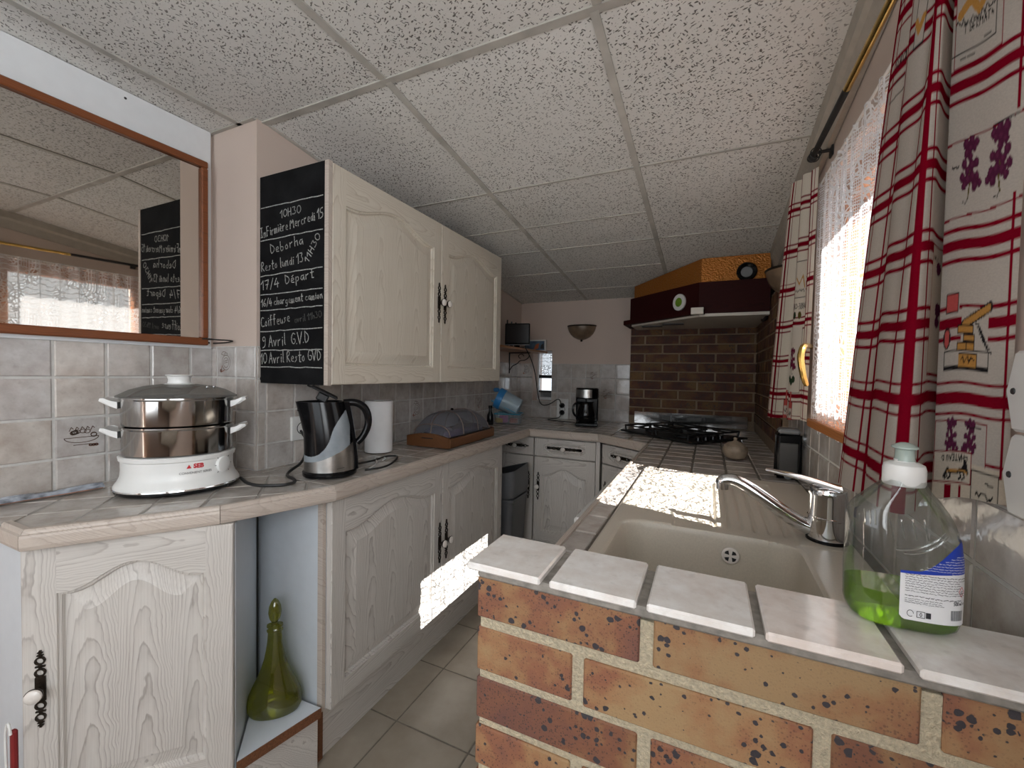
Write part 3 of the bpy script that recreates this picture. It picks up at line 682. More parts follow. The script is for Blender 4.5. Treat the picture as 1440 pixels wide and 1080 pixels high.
# double door base cabinet
X = -.978; Y0, Y1 = .873, 2.012
t = thing('base_cabinet', 'long limed oak base cabinet with two arched doors, sunlit, under the tray', 'cabinet', (X, Y0, F0), PI/2)
b = MB(); b.box((.003, .022, .165), (Y1-Y0-.003, X-XL-.03, .785), 0); obj('carcass', b, melamine, t)
b = MB(); b.box((.0, .0205, .165), (.012, .040, .785)); obj('edge_strip', b, edge_w, t)
b = MB(); b.box((.022, .045, 0), (Y1-Y0-.01, .06, .163), 0); obj('plinth', b, lw_x, t)
b = MB(); b.box((-.004, .0405, .0), (.022, .075, .15), 0); obj('plinth_end', b, chip, t)
wA = 1.452 - Y0
door(t, .014, .168, wA - .016, .618, LWM, wA - .032, .30); door(t, wA + .002, .168, Y1-Y0-wA-.006, .618, LWM, .028, .30)
# back run: drawer cabinet and its corner filler
t = thing('base_cabinet', 'limed oak drawer cabinet on back run with handles at drawer and door', 'cabinet', (-.932, 2.35, F0), 0)
wB = .394
b = MB(); b.box((.002, .022, .16), (wB-.002, YB-2.35, .785)); b.box((wB-.022, 0.003, .16), (wB, .022, .785), 0); obj('carcass', b, [lw_z], t)
b = MB(); b.box((.002, .05, 0), (wB, .065, .16)); obj('plinth', b, lw_x, t)
door(t, .0, .165, wB-.024, .505, LWM, .028, .33, A=.045)
door(t, .0, .676, wB-.024, .105, LWM, (wB-.024)/2, .0525, kind='oct', st=.06, rail=.022, name='drawer')
t = thing('base_cabinet', 'corner limed oak cabinet half hidden behind the grey bin', 'cabinet', (-1.335, 2.35, F0), 0)
wC = .398
b = MB(); b.box((.002, .022, .16), (wC-.002, YB-2.35, .785)); obj('carcass', b, [lw_z], t)
b = MB(); b.box((.002, .05, 0), (wC, .065, .16)); obj('plinth', b, lw_x, t)
door(t, .17, .165, wC-.172, .505, LWM, wC-.172-.028, .33, A=.045)
door(t, .17, .676, wC-.172, .105, LWM, (wC-.172)/2, .0525, kind='oct', st=.05, rail=.022, name='drawer')
b = MB(); b.box((.002, 0, .165), (.168, .02, .78)); obj('filler_panel', b, lw_z, t)
# diagonal corner cabinet under the hob
D0 = Vector((-.533, 2.345, 0)); D1 = Vector((-.262, 2.158, 0)); dd = D1 - D0; LD = dd.length; tD = math.atan2(dd.y, dd.x)
t = thing('base_cabinet', 'diagonal limed oak corner cabinet with drawer, beneath the gas hob', 'cabinet', (D0.x, D0.y, F0), tD)
MD = Matrix.Rotation(-tD, 4, 'Z') @ Matrix.Translation((-D0.x, -D0.y, 0))
pd = [tuple((MD @ Vector((x, y, 0)))[:2]) for x, y in ((-.525, 2.37), (-.245, 2.175), (XR-.005, 2.175), (XR-.005, YB-.005), (-.525, YB-.005))]
b = MB(); b.prism(pd, .16, .775); obj('carcass', b, lw_z, t)
door(t, .012, .165, LD-.024, .505, LWM, .03, .33, A=.04)
door(t, .012, .676, LD-.024, .105, LWM, (LD-.024)/2, .0525, kind='oct', st=.05, rail=.022, name='drawer')
# sink run cabinet (hollow) and the dishwasher front standing proud of it
t = thing('base_cabinet', 'limed oak sink cabinet beneath the beige sink, facing the aisle', 'cabinet', (-.235, 2.14, F0), -PI/2)
b = MB(); b.box((0, .002, .16), (1.54, .02, .60)); b.box((0, .002, .60), (.38, .02, .785)); obj('front_frame', b, lw_z, t)
b = MB(); b.box((0, .05, 0), (1.54, .065, .16)); obj('plinth', b, lw_x, t)
door(t, .02, .165, .34, .61, LWM, .03, .30, y=-.018)
t = thing('dishwasher', 'white dishwasher front just below the sunlit sink counter edge', 'dishwasher', (-.325, 1.72, F0), -PI/2)
b = MB(); b.cbox((0, 0, .10), (.60, .055, .775), .006); obj('door', b, white_plastic, t)
b = MB(); b.cbox((.1, -.012, .70), (.50, 0, .72), .003); obj('handle', b, grey_plastic, t)
# ------------------------------------------------------------------ worktop
t = thing('worktop', 'U-shaped tiled worktop with oak edge running round the kitchen', 'worktop', (-.95, 1.5, ZC - .045))
OX, OY, OZ = -.95, 1.5, ZC - .045
EDGE = [(-1.341, .345), (-1.236, .345), (-1.050, .620), (-.953, .880), (-.949, 2.315), (-.545, 2.322), (-.274, 2.138), (-.272, .590)]
A_ = [(XLF+.001, .352), (-1.262, .352), (-1.066, .632), (-.968, .885), (XL+.001, YC-.002), (XLF+.001, YC-.002)]
B_ = [(XL+.001, .89), (-.967, .885), (-.963, 2.33), (XL+.001, 2.33)]
C_ = [(XL+.001, 2.33), (-.54, 2.337), (-.54, YB-.001), (XL+.001, YB-.001)]
D_ = [(-.54, 2.337), (-.262, 2.148), (XR-.001, 2.148), (XR-.001, YB-.001), (-.54, YB-.001)]
SX0, SX1, SY0, SY1 = -.200, .275, .606, 1.560
E1 = [(-.259, SY1+.002), (XR-.001, SY1+.002), (XR-.001, 2.148), (-.259, 2.148)]
E2 = [(-.259, .592), (SX0-.002, .592), (SX0-.002, SY1+.002), (-.259, SY1+.002)]
E3 = [(SX1+.002, .592), (XR-.001, .592), (XR-.001, SY1+.002), (SX1+.002, SY1+.002)]
mb = MB()
for P_, g_ in ((A_, 2), (B_, 2), (C_, 2), (D_, 1), (E1, 1), (E2, 1), (E3, 1)): mb.prism([(x-OX, y-OY) for x, y in P_], 0.004, .0432 if g_ == 2 else .0412, g_)
K = lambda P_: [(x-OX, y-OY) for x, y in P_]
z_ = .040
a45 = math.radians(48); du, dv = (math.cos(a45), math.sin(a45), 0), (-math.sin(a45), math.cos(a45), 0)
def rot_poly(P_, O_): return [((x-O_[0])*du[0] + (y-O_[1])*du[1], (x-O_[0])*dv[0] + (y-O_[1])*dv[1]) for x, y in P_]
OA = (-1.262, .352)
tiles(mb, (OA[0]-OX, OA[1]-OY, z_), du, dv, (0, 0, 1), [-.6 + .112*i for i in range(14)], [.006 + .112*i for i in range(-1, 8)], .0045, .005, rot_poly(A_, OA), 0, .08, .003, None, rt)
tiles(mb, (-OX, -OY, z_), (1, 0, 0), (0, 1, 0), (0, 0, 1), [-.967 - .112*i for i in range(4, -1, -1)], lines(.80, 2.33, .112, 1.005), .0045, .005, B_, 0, .10, .003, None, rt)
tiles(mb, (-OX, -OY, z_), (1, 0, 0), (0, 1, 0), (0, 0, 1), lines(XL, -.54, .112, -.95), [2.336 + .112*i for i in range(7)], .006, .005, C_, 0, .10, .003, None, rt)
gx = [-.262, -.158, -.045, .068, .166, .278, .31]
tiles(mb, (-OX, -OY, z_), (1, 0, 0), (0, 1, 0), (0, 0, 1), [-.6, -.48, -.37] + gx, lines(2.08, YB, .0935, 1.61), .007, .005, D_, 0, .10, .003, None, rt)
tiles(mb, (-OX, -OY, z_), (1, 0, 0), (0, 1, 0), (0, 0, 1), gx, lines(SY1+.002, 2.148, .0935, 1.61), .007, .005, E1, 0, .10, .003, None, rt)
tiles(mb, (-OX, -OY, z_), (1, 0, 0), (0, 1, 0), (0, 0, 1), [-.259, SX0-.004], lines(.592, SY1+.002, .112, .66), .006, .005, E2, 0, .10, .003, None, rt)
mb.v = [tuple(p) for p in mb.v]
obj('tiling', mb, [top_tile, grout_d, grout_m], t)
# moulded oak edge in its separate lengths
prof = [(0, 0), (.006, -.0005), (.0095, -.004), (.011, -.009), (.015, -.011), (.016, -.016), (.016, -.034), (.013, -.042), (.006, -.045), (-.004, -.045), (-.004, 0)]
for k in range(len(EDGE)-1):
    a, b2 = Vector((*EDGE[k], 0)), Vector((*EDGE[k+1], 0)); d = (b2-a).normalized(); nrm = Vector((d.y, -d.x, 0))
    def miter(i, pt):
        if i <= 0 or i >= len(EDGE)-1: return nrm
        p0, p1, p2 = [Vector((*EDGE[j], 0)) for j in (i-1, i, i+1)]
        d1, d2 = (p1-p0).normalized(), (p2-p1).normalized(); n1, n2 = Vector((d1.y, -d1.x, 0)), Vector((d2.y, -d2.x, 0))
        m = (n1+n2).normalized(); return m / max(.3, m.dot(n1))
    off = -.016
    rs = []
    for i, p in ((k, a + d*.0006), (k+1, b2 - d*.0006)):
        m = miter(i, p); rs.append([(p.x + m.x*(o+off) - OX, p.y + m.y*(o+off) - OY, ZC + z + .0052 - OZ) for o, z in prof])
    mb = MB(); mb.rings(rs, 0, True, True, False); obj('edge_trim', mb, edge_w, t)
# ------------------------------------------------------------------ sink
t = thing('sink', 'beige resin sink with overflow hole and ribbed drainer under the window', 'sink', (SX0, SY0, ZC))
def ss(x): x = max(0, min(1, x)); return x*x*(3-2*x)
def rr(x, y, x0, y0, x1, y1, r):       # signed distance, positive inside a rounded rectangle
    cx, cy = (x0+x1)/2, (y0+y1)/2; qx, qy = abs(x-cx) - (x1-x0)/2 + r, abs(y-cy) - (y1-y0)/2 + r
    return -(math.hypot(max(qx, 0), max(qy, 0)) + min(max(qx, qy), 0) - r)
BX0, BX1, BY0, BY1 = -.166, .170, .640, .992
def sz(x, y):
    z = .010*ss(min(x-SX0, SX1-x, y-SY0, SY1-y)/.008)
    db = rr(x, y, BX0, BY0, BX1, BY1, .05)
    if x > -.066 and y > .97: db = max(db, 0)*1.0 if y < BY1 else db
    if db > 0: return z - .002 - .158*ss(db/.022) - .006*ss((db-.02)/.1)
    z -= .002*ss((db+.006)/.006) if db > -.006 else 0
    dd_ = rr(x, y, -.066, .985, .176, 1.50, .012)
    if dd_ > 0:
        z -= .004*ss(dd_/.006) 
        for gx_ in (.022, .049, .076, .103, .130, .157):
            e = abs(x - gx_); yy = min((y-1.03)/.02, (1.47-y)/.02)
            if yy > 0: z -= .0065*ss(1 - e/.0065)*ss(yy)
        e = abs(x + .008)
        if y > 1.0: z += .0
    return z
xs = sorted(set([SX0 + (SX1-SX0)*i/220 for i in range(221)] + [SX0+.002, SX0+.004, SX0+.006, SX1-.003, BX0+.002, BX0+.006, BX0+.01, BX0+.014, BX0+.018]))
ys = sorted(set([SY0 + (SY1-SY0)*i/170 for i in range(171)] + [BY1-.002*i for i in range(13)] + [BY1+.001*i for i in range(6)] + [SY1-.003, SY1-.006]))
mb = MB(); vs = [(x-SX0, y-SY0, sz(x, y)) for y in ys for x in xs]; nx = len(xs)
mb.add(vs, [(j*nx+i, j*nx+i+1, (j+1)*nx+i+1, (j+1)*nx+i) for j in range(len(ys)-1) for i in range(nx-1)], 0, None, True)
obj('basin', mb, sink_m, t, sharp=50)
mb = MB(); oc = (.052-SX0, .9795-SY0, .829-ZC)
M = Matrix.Translation(oc) @ Matrix.Rotation(PI/2, 4, 'X')
n_ = MB(); n_.lathe([(.0205, 0), (.0205, .003), (.018, .0045), (.0, .0045)], (0, 0, 0), 24, 0, cap0=False, cap1=False)
for k in range(4):
    a0 = PI/4 + k*PI/2; n_.add([(math.cos(a0)*.004, math.sin(a0)*.004, .0049), (math.cos(a0-.45)*.0145, math.sin(a0-.45)*.0145, .0049), (math.cos(a0)*.0155, math.sin(a0)*.0155, .0049), (math.cos(a0+.45)*.0145, math.sin(a0+.45)*.0145, .0049)], [(0, 1, 2, 3)], 1)
n_.v = [(x*.82, y*.82, z) for x, y, z in n_.v]; n_.tf(M); obj('overflow', n_, [porcelain, black_matte], t)
mb = MB(); mb.lathe([(.045, -.158), (.045, -.154), (.04, -.152), (.034, -.156), (.006, -.156), (.006, -.15), (.0, -.15)], (.0-SX0, .80-SY0, 0), 24, 0, cap0=False, cap1=False); obj('plug_hole', mb, chrome, t)
# mixer tap
TX, TY = .228, 1.045
t = thing('tap', 'chrome single lever mixer tap swung over the beige sink', 'tap', (TX, TY, ZC + .010), math.radians(172))
mb = MB(); mb.lathe([(.036, 0), (.036, .004), (.034, .006)], (0, 0, 0), 28); obj('base_ring', mb, black_plastic, t)
mb = MB(); mb.lathe([(.0335, .004), (.0335, .046), (.0345, .047), (.0345, .050), (.033, .051), (.033, .092), (.034, .096), (.031, .106), (.018, .112), (.0, .113)], (0, 0, 0), 32, 0, cap1=False); obj('body', mb, chrome, t)
sp = smooth([(.02, 0, .018), (.055, 0, .030), (.105, 0, .063), (.150, 0, .090), (.172, 0, .098), (.192, 0, .095), (.196, 0, .084)], 3)
mb = MB(); rr_ = [.0175 - .0045*min(1, i/len(sp)*1.4) for i in range(len(sp))]; mb.tube(sp, rr_, 16); mb.lathe([(.0135, -.010), (.0135, .006)], (.194, 0, .084), 16); obj('spout', mb, chrome, t)
mb = MB()
lv = smooth([(-.02, 0, .108), (.02, 0, .116), (.06, 0, .124), (.11, 0, .130)], 2); rs = []
for i, p in enumerate(lv):
    k = i/(len(lv)-1); hw = .030*(1-k) + .007*k; hh = .009*(1-k) + .003*k
    rs.append([(p.x, hw*math.cos(a), p.z + hh*math.sin(a)) for a in [2*PI*j/16 for j in range(16)]])
mb.rings(rs); obj('lever', mb, chrome, t)
# ------------------------------------------------------------------ brick half wall with tile coping
BX, BYf, BYb, BZ = -.266, .480, .572, .928
t = thing('brick_half_wall', 'speckled brick half wall with white tile coping in the foreground', 'half wall', (0, .525, F0))
mb = MB(); mb.box((BX+.004, BYf+.0022-.525, 0), (XR-.002, BYb-.525, BZ-F0), 1)
cz = [(.8796, .9325), (.809, .866), (.745, .799), (.6835, .736)] + [(.6835 - .0625*k, .736 - .0625*k) for k in range(1, 11)]
cz = [(a-F0, b-F0) for a, b in cz if a > F0 + .005]
rb = random.Random(11)
bricks(mb, (0, BYf - .525, 0), (1, 0, 0), None, (0, -1, 0), BX, XR-.002, cz, .2375, .0145, (-.0535, -.130), 0, .088, rb)
obj('brickwork', mb, [brick, mortar], t)
mb = MB(); mb.cbox((BX, BYf-.003-.525, .932-F0), (XR-.002, BYb+.004-.525, .9445-F0), .003); obj('mortar_bed', mb, grey_mortar, t)
cx = [(-.279, -.1775), (-.1655, -.0645), (-.0535, .0490), (.0580, .1620), (.1725, .2965)]
for k, (a, b2) in enumerate(cx):
    mb = MB(); rr0 = rb.random()*.001; tn = [(.96, .955, .95), (1, 1, 1), (1, 1, 1), (.99, .94, .92), (.97, .97, .97)][k]
    mb.cbox((a, .4715-.525, .9425-F0), (b2, .579-.525, .9515-F0+rr0), .0022, 0, tn); obj('coping_tile', mb, cope_tile, t)
# ------------------------------------------------------------------ wall cabinet with blackboard side
UX, UY0, UYm, UY1, UZ0, UZ1 = -1.030, .917, 1.500, 2.066, 1.150, 1.815
t = thing('wall_cabinet', 'cream oak wall cabinet with two arched doors and a chalk-written blackboard side', 'cabinet', (UX, UY0, UZ0), PI/2)
b = MB(); b.box((.006, .022, .002), (UY1-UY0, UX-XL-.001, UZ1-UZ0)); obj('carcass', b, edge_w, t)
b = MB(); b.box((-.001, .016, 0), (.007, UX-XL-.001, UZ1-UZ0+.002), 0); sd = obj('side_panel', b, blackboard, t); sd['label'] = 'black chalkboard side panel'
b = MB(); b.box((-.002, .0, 0), (.012, .016, UZ1-UZ0+.002)); obj('edge_strip', b, edge_w, t)
wu = UYm - UY0; hu = UZ1 - UZ0
door(t, .013, .002, wu-.014, hu-.002, UWM, wu-.030, hu/2, A=.05); door(t, wu+.001, .002, UY1-UYm-.002, hu-.002, UWM, .026, hu/2, A=.05)
# chalk handwriting: single-stroke letters
GL = {
'0':'.3,0 .05,.25 .1,.8 .35,1 .6,.75 .6,.25 .3,0','1':'.05,.65 .35,1 .3,0','2':'.05,.8 .3,1 .55,.8 .1,.05 .6,.05','3':'.1,.95 .5,.95 .3,.58 .55,.35 .4,.05 .05,.1','4':'.35,1 .05,.35 .6,.4;.45,.65 .42,0','5':'.55,1 .15,.95 .12,.55 .5,.55 .5,.15 .05,.02','6':'.5,1 .1,.5 .1,.1 .45,.02 .5,.4 .12,.4','7':'.05,.95 .55,1 .25,0;.15,.5 .5,.55','9':'.5,.65 .2,.55 .1,.85 .4,1 .52,.7 .45,.1 .1,0','8':'.3,.5 .1,.75 .3,1 .5,.75 .3,.5 .1,.2 .3,0 .5,.2 .3,.5',
'/':'.05,-.1 .45,1.05','.':'.1,0 .14,.04','H':'.1,1 .08,0;.5,1 .5,0;.08,.5 .5,.55',
'A':'.0,0 .3,1 .55,0;.12,.4 .48,.4','C':'.6,.85 .3,1 .05,.5 .2,.05 .6,.1','D':'.1,1 .1,0 .5,.15 .6,.6 .1,1','F':'.1,0 .1,1 .5,1;.1,.55 .4,.55','G':'.6,.85 .3,1 .05,.5 .25,.02 .6,.12 .6,.45 .35,.45','I':'.1,0 .5,0;.3,0 .3,1;.1,1 .5,1','M':'.0,0 .1,1 .35,.4 .6,1 .7,0','R':'.1,0 .1,1 .5,.9 .45,.6 .1,.5 .55,0','V':'.0,1 .3,0 .6,1',
'a':'.45,.5 .15,.5 .08,.15 .3,.02 .45,.45 .48,.0','b':'.1,1 .1,0 .4,.05 .45,.4 .1,.45','c':'.45,.45 .2,.5 .08,.2 .25,0 .48,.08','d':'.45,.4 .15,.45 .1,.05 .4,.05 .45,1 .48,0','e':'.1,.25 .45,.3 .4,.52 .15,.48 .1,.1 .45,.03','f':'.45,.95 .25,1 .2,0;.05,.55 .42,.55','g':'.45,.45 .12,.45 .12,.05 .42,.1 .45,.5 .42,-.35 .1,-.3','h':'.1,1 .1,0;.1,.4 .4,.5 .45,0','i':'.15,.5 .15,0;.15,.68 .16,.72','l':'.15,1 .15,.05 .25,0','m':'.05,0 .05,.5;.05,.4 .25,.5 .3,0;.3,.4 .5,.5 .55,0','n':'.08,0 .08,.5;.08,.38 .35,.52 .42,0','o':'.3,.5 .08,.3 .2,0 .45,.15 .3,.5','p':'.1,.5 .1,-.4;.1,.45 .42,.48 .4,.08 .1,.05','q':'.45,.45 .12,.45 .12,.05 .42,.1 .45,.5 .42,0','r':'.1,.5 .1,0;.1,.35 .38,.52','s':'.42,.45 .15,.48 .35,.22 .08,.02','t':'.22,.95 .2,.05 .4,.02;.05,.6 .42,.62','u':'.08,.5 .1,.05 .35,.05 .42,.5 .45,0','v':'.05,.5 .22,0 .42,.5','E':'.5,1 .1,1 .1,0 .5,0;.1,.52 .4,.52','z':'.1,.48 .42,.48 .1,.02 .45,.02','é':'.1,.25 .45,.3 .4,.52 .15,.48 .1,.1 .45,.03;.22,.66 .4,.8','è':'.1,.25 .45,.3 .4,.52 .15,.48 .1,.1 .45,.03;.38,.66 .2,.8',
'S':'.5,.85 .2,1 .1,.7 .5,.35 .35,0 .05,.1','N':'.08,0 .1,1 .5,0 .52,1','T':'.05,1 .55,1;.3,1 .3,0','L':'.1,1 .1,0 .5,0','U':'.08,1 .1,.1 .45,.1 .5,1','X':'.05,0 .5,1;.05,1 .5,0','O':'.3,0 .05,.25 .1,.8 .35,1 .6,.75 .6,.25 .3,0','B':'.1,0 .1,1 .45,.9 .4,.55 .1,.52 .5,.35 .45,.05 .1,0','Z':'.05,1 .55,1 .05,0 .55,0','P':'.1,0 .1,1 .5,.9 .45,.55 .1,.5','-':'.05,.4 .4,.4'}
WIDE = {'m': .66, 'M': .8, 'i': .28, 'l': .32, '.': .22, '1': .45, ' ': .3, '/': .5, 't': .45}
def write(text, u0, u1, v0, v1, h, jit=None):
    # text along the segment (u0,v0)-(u1,v1), cap height h; letters squeezed to fit
    adv = [WIDE.get(c, .62 if c in '0123456789ABCDEFGHIMNORSTUVX' else .54) for c in text]; tot = sum(adv); L = math.hypot(u1-u0, v1-v0)
    kx = L/tot; ang = math.atan2(v1-v0, u1-u0); out = []; x = 0
    for c, a in zip(text, adv):
        jy = (jit.random()-.5)*.1*h if jit else 0
        for st in GL.get(c, '').split(';'):
            if not st: continue
            pts = [tuple(float(q) for q in p.split(',')) for p in st.split(' ')]
            if len(pts) > 3: pts = [(p.x, p.y) for p in smooth([(px, py, 0) for px, py in pts], 1)]
            o = []
            for px, py in pts:
                lx, ly = (x + px*.92)*kx, py*h + jy; o.append((u0 + lx*math.cos(ang) - ly*math.sin(ang), v0 + lx*math.sin(ang) + ly*math.cos(ang)))
            out.append(o)
        x += a
    return out
BW, BH = UX - XL - .018, hu; jt = random.Random(5)
S = []; S2 = []
def fr_(a, b): return BH*(1-a), BH*(1-b)
for a, b_ in ((.149, .1476), (.306, .298), (.478, .468), (.57, .561), (.646, .64), (.748, .740), (.840, .838), (.920, .920)):
    va, vb = fr_(a, b_); S.append([(.004 + (BW-.012)*i/12, va + (vb-va)*i/12 + (jt.random()-.5)*.0022) for i in range(13)])
def row(txt, x0, x1, f0, f1, h, dst=None): 
    (S if dst is None else dst).extend(write(txt, BW*x0, BW*x1, BH*(1-f0), BH*(1-f1), BH*h, jt))
row('10H30', .33, .66, .214, .204, .036); row('InFirmière Mercredi 15', .01, .99, .292, .248, .046)
row('Deborha', .17, .70, .375, .352, .046); row('Resto lundi 13', .02, .70, .455, .435, .046); row('11H30', .76, .95, .445, .325, .034)
row('17/4  Départ', .02, .86, .548, .510, .044); row('16/4 chargement camion', .02, .985, .628, .607, .036)
row('Coiffeuse', .02, .50, .728, .705, .050); row('avril 11h30', .56, .97, .712, .69, .030, S2)
row('9 Avril  G.V.D', .04, .79, .825, .805, .055); row('10 Avril Resto GVD', .01, .965, .905, .888, .052)
cw_ = MB(); OW = (-.001, BW + .016 + .0005, 0)
cw_.strokes(S, .0029, OW, (0, -1, 0), (0, 0, 1), (-1, 0, 0), 0); cw_.strokes(S2, .003, OW, (0, -1, 0), (0, 0, 1), (-1, 0, 0), 1)
obj('chalk_writing', cw_, [chalk, chalk_dim], sd)
# ------------------------------------------------------------------ mirror in front of a white panel
MY0, MY1 = -.45, .874
t = thing('wallboard', 'white backing panel fixed to the left wall behind the large mirror', 'panel', (XLF, 0, 1.262))
b = MB(); b.cbox((.0058, MY0-.06, 0), (.0125, .894, .736), .001); obj('board', b, white_paint, t)
for y, z in ((.66, .715), (.886, .02)): 
    s_ = MB(); s_.lathe([(.0035, 0), (.003, .0012), (0.0005, .0014)], (0, 0, 0), 12); s_.tf(Matrix(((0, 0, 1, .0125), (1, 0, 0, y), (0, 1, 0, z), (0, 0, 0, 1)))); obj('screw', s_, dark_grey, t)
t = thing('mirror', 'large wood framed mirror above the tiled splashback on the left', 'mirror', (XLF+.0135, 0, 1.272))
zt = .613
fb = MB()
for a, b2 in (((0, MY0, 0), (.020, MY1, .024)), ((0, MY0, zt-.022), (.020, MY1, zt)), ((0, MY0, .024), (.020, MY0+.022, zt-.022)), ((0, MY1-.020, .024), (.020, MY1, zt-.022))): fb.cbox(a, b2, .003)
obj('frame', fb, brown_wood, t)
b = MB(); b.box((.004, MY0+.02, .022), (.008, MY1-.018, zt-.020)); obj('glass', b, mirror_m, t)
t = thing('hook', 'dark wire towel hook beside the mirror, over the tiles', 'hook', (-1.50, YC, 1.288))
b = MB(); b.tube(smooth([(-.062, -.004, .006), (-.062, -.05, .006), (0, -.056, .004), (.045, -.052, 0), (.062, -.03, 0), (.055, -.006, -.001), (0, -.004, -.006), (-.062, -.004, -.006)], 2), .0022, 8); obj('wire', b, black_iron, t)
# ------------------------------------------------------------------ hob, splash plate, hood
hc = Vector((-.130, 2.553, 0)); hx = Vector((.40, -.31, 0)).normalized(); hrot = math.atan2(hx.y, hx.x)
t = thing('gas_hob', 'black gas hob set diagonally in the corner before the steel splash plate', 'hob', (hc.x, hc.y, ZC + .0055), hrot)
HW, HD = .255, .215
b = MB(); b.cbox((-HW, -HD, 0), (HW, HD, .009), .004); obj('hob_plate', b, black_iron, t)
for k, (x, y, r) in enumerate(((-.13, .10, .045), (.12, .10, .036), (-.13, -.09, .036), (.10, -.09, .05))):
    b = MB(); b.lathe([(r, .009), (r, .016), (r*.8, .018), (r*.8, .024), (r*.7, .026), (0, .026)], (x, y, 0), 24, cap1=False); obj('burner', b, black_iron, t)
for x0, x1 in ((-.235, -.02), (.0, .215)):
    b = MB()
    for y0, y1 in ((-.195, -.005), (.005, .195)):
        b.tube([(x0, y0, .036), (x1, y0, .036), (x1, y1, .036), (x0, y1, .036)], .0048, 6, closed=True)
        cxx, cyy = (x0+x1)/2, (y0+y1)/2
        for dx, dy in ((1, 0), (-1, 0), (0, 1), (0, -1)):
            b.tube([(cxx + dx*.022, cyy + dy*.022, .041), (cxx + dx*(x1-x0)/2, cyy + dy*(y1-y0)/2, .037)], .0048, 6)
        for px in (x0, x1):
            for py in (y0, y1): b.tube([(px, py, .038), (px + (.006 if px == x0 else -.006), py, .009)], .0048, 6)
    obj('pan_support', b, black_iron, t)
for k in range(4):
    b = MB(); b.lathe([(.016, .009), (.016, .014), (.013, .028), (0, .029)], (.236, -.15 + .055*k, 0), 16, cap1=False); obj('knob', b, black_plastic, t)
t = thing('splash_plate', 'shiny steel splash plate standing behind the hob against the bricks', 'splash plate', (-.112, YB - .030, ZC + .006))
b = MB(); b.cbox((-.345, -.003, 0), (.345, .003, .080), .0012); obj('plate', b, steel, t)
b = MB(); b.cbox((-.004, -.006, .002), (.004, -.0032, .076), .001); b.tf(Matrix.Translation((-.105, 0, 0))); obj('clip', b, grey_plastic, t)
t = thing('cooker_hood', 'corner cooker hood of hammered copper over dark red wood, above the hob', 'cooker hood', (0, 2.6, 1.50))
HP = [(-.443, YB-.024), (-.443, 2.800), (-.046, 2.425), (XR-.036, 2.425), (XR-.036, YB-.024)]
def off_poly(d): return [(-.443-d, YB-.024), (-.443-d, 2.800-d*.4), (-.046-d*.4, 2.425-d), (XR-.036, 2.425-d), (XR-.036, YB-.024)]
def cnt(P_): return [(x, y-2.6) for x, y in P_]
ct = cnt(off_poly(0)); tops = [zc(y+2.6) - 1.50 - .0065 for x, y in ct]
b = MB(); n = len(ct); vs = [(x, y, .175) for x, y in ct] + [(x, y, z) for (x, y), z in zip(ct, tops)]
b.add(vs, [(i, (i+1) % n, n+(i+1) % n, n+i) for i in range(n)] + [tuple(range(n, 2*n))]); obj('copper_panel', b, copper, t)
b = MB(); b.prism(cnt(off_poly(.022)), .022, .182); obj('wood_band', b, mahogany, t)
b = MB()
lp0, lp1 = cnt(off_poly(.060)), cnt(off_poly(.020))
b.prism([lp0[0], lp0[1], lp0[2], (lp0[2][0]+.03, lp0[2][1]), (lp1[2][0]+.03, lp1[2][1]), lp1[2], lp1[1], lp1[0]], .016, .042); obj('wood_lip', b, mahogany, t)
b = MB(); b.prism(cnt(off_poly(.012)), .006, .021); obj('underside', b, cream_plastic, t)
b = MB(); b.cbox((-.090, -.250, .012), (-.030, -.222, .046), .002); obj('corner_clip', b, cream_plastic, t)
b = MB()
for x, y in ((-.33, .19), (-.2, .1)): b.cbox((x-.06, y-.02, .0), (x+.06, y+.03, .007), .001)
obj('grille', b, dark_grey, t)
nd = Vector((-.687, -.727, 0)); td = Vector((.727, -.687, 0))
cx_, cy_ = -.138 + nd.x*.024, 2.508 + nd.y*.024 - 2.6
def disc(prof, ctr, nrm, up=Vector((0, 0, 1)), n=28, m=0):
    q = MB(); q.lathe(prof, (0, 0, 0), n, m, cap0=False, cap1=True); x = up.cross(nrm).normalized()
    q.tf(Matrix(((x.x, up.x, nrm.x, ctr[0]), (x.y, up.y, nrm.y, ctr[1]), (x.z, up.z, nrm.z, ctr[2]), (0, 0, 0, 1)))); return q
q = disc([(.045, -.004), (.045, .004), (.042, .005)], (cx_, cy_, .098), nd)
stk = obj('round_sticker', q, white_plastic, t); stk['label'] = 'round white sticker with green motif'
green_ink = plain('leaf_green', srgb(120, 165, 40), .5, var=.2, vs=60)
q = disc([(.030, .0052), (.030, .0056), (.0, .0057)], (cx_, cy_, .098), nd); q.v = [tuple((Vector(p) - Vector((cx_, cy_, .098))) @ Matrix.Identity(3) * .82 + Vector((cx_, cy_, .098)) + nd*.0012) for p in q.v]; obj('green_motif', q, green_ink, stk)
q = disc([(.046, 0), (.046, .014), (.040, .018), (.034, .014), (.028, .011), (.026, .004), (0, .004)], (.160, -.175, .222), Vector((0, -1, 0)))
dl = obj('dial', q, black_plastic, t); q = disc([(.026, .0042), (.0255, .0062), (0, .0065)], (.160, -.175, .222), Vector((0, -1, 0))); obj('dial_face', q, grey_plastic, dl)
b = MB(); b.tube(smooth([(XR-.04, -.14, .01), (XR-.045, -.1, -.005), (XR-.05, -.02, -.008), (XR-.045, .0, .01)], 2), .008, 8); obj('bracket', b, black_iron, t)
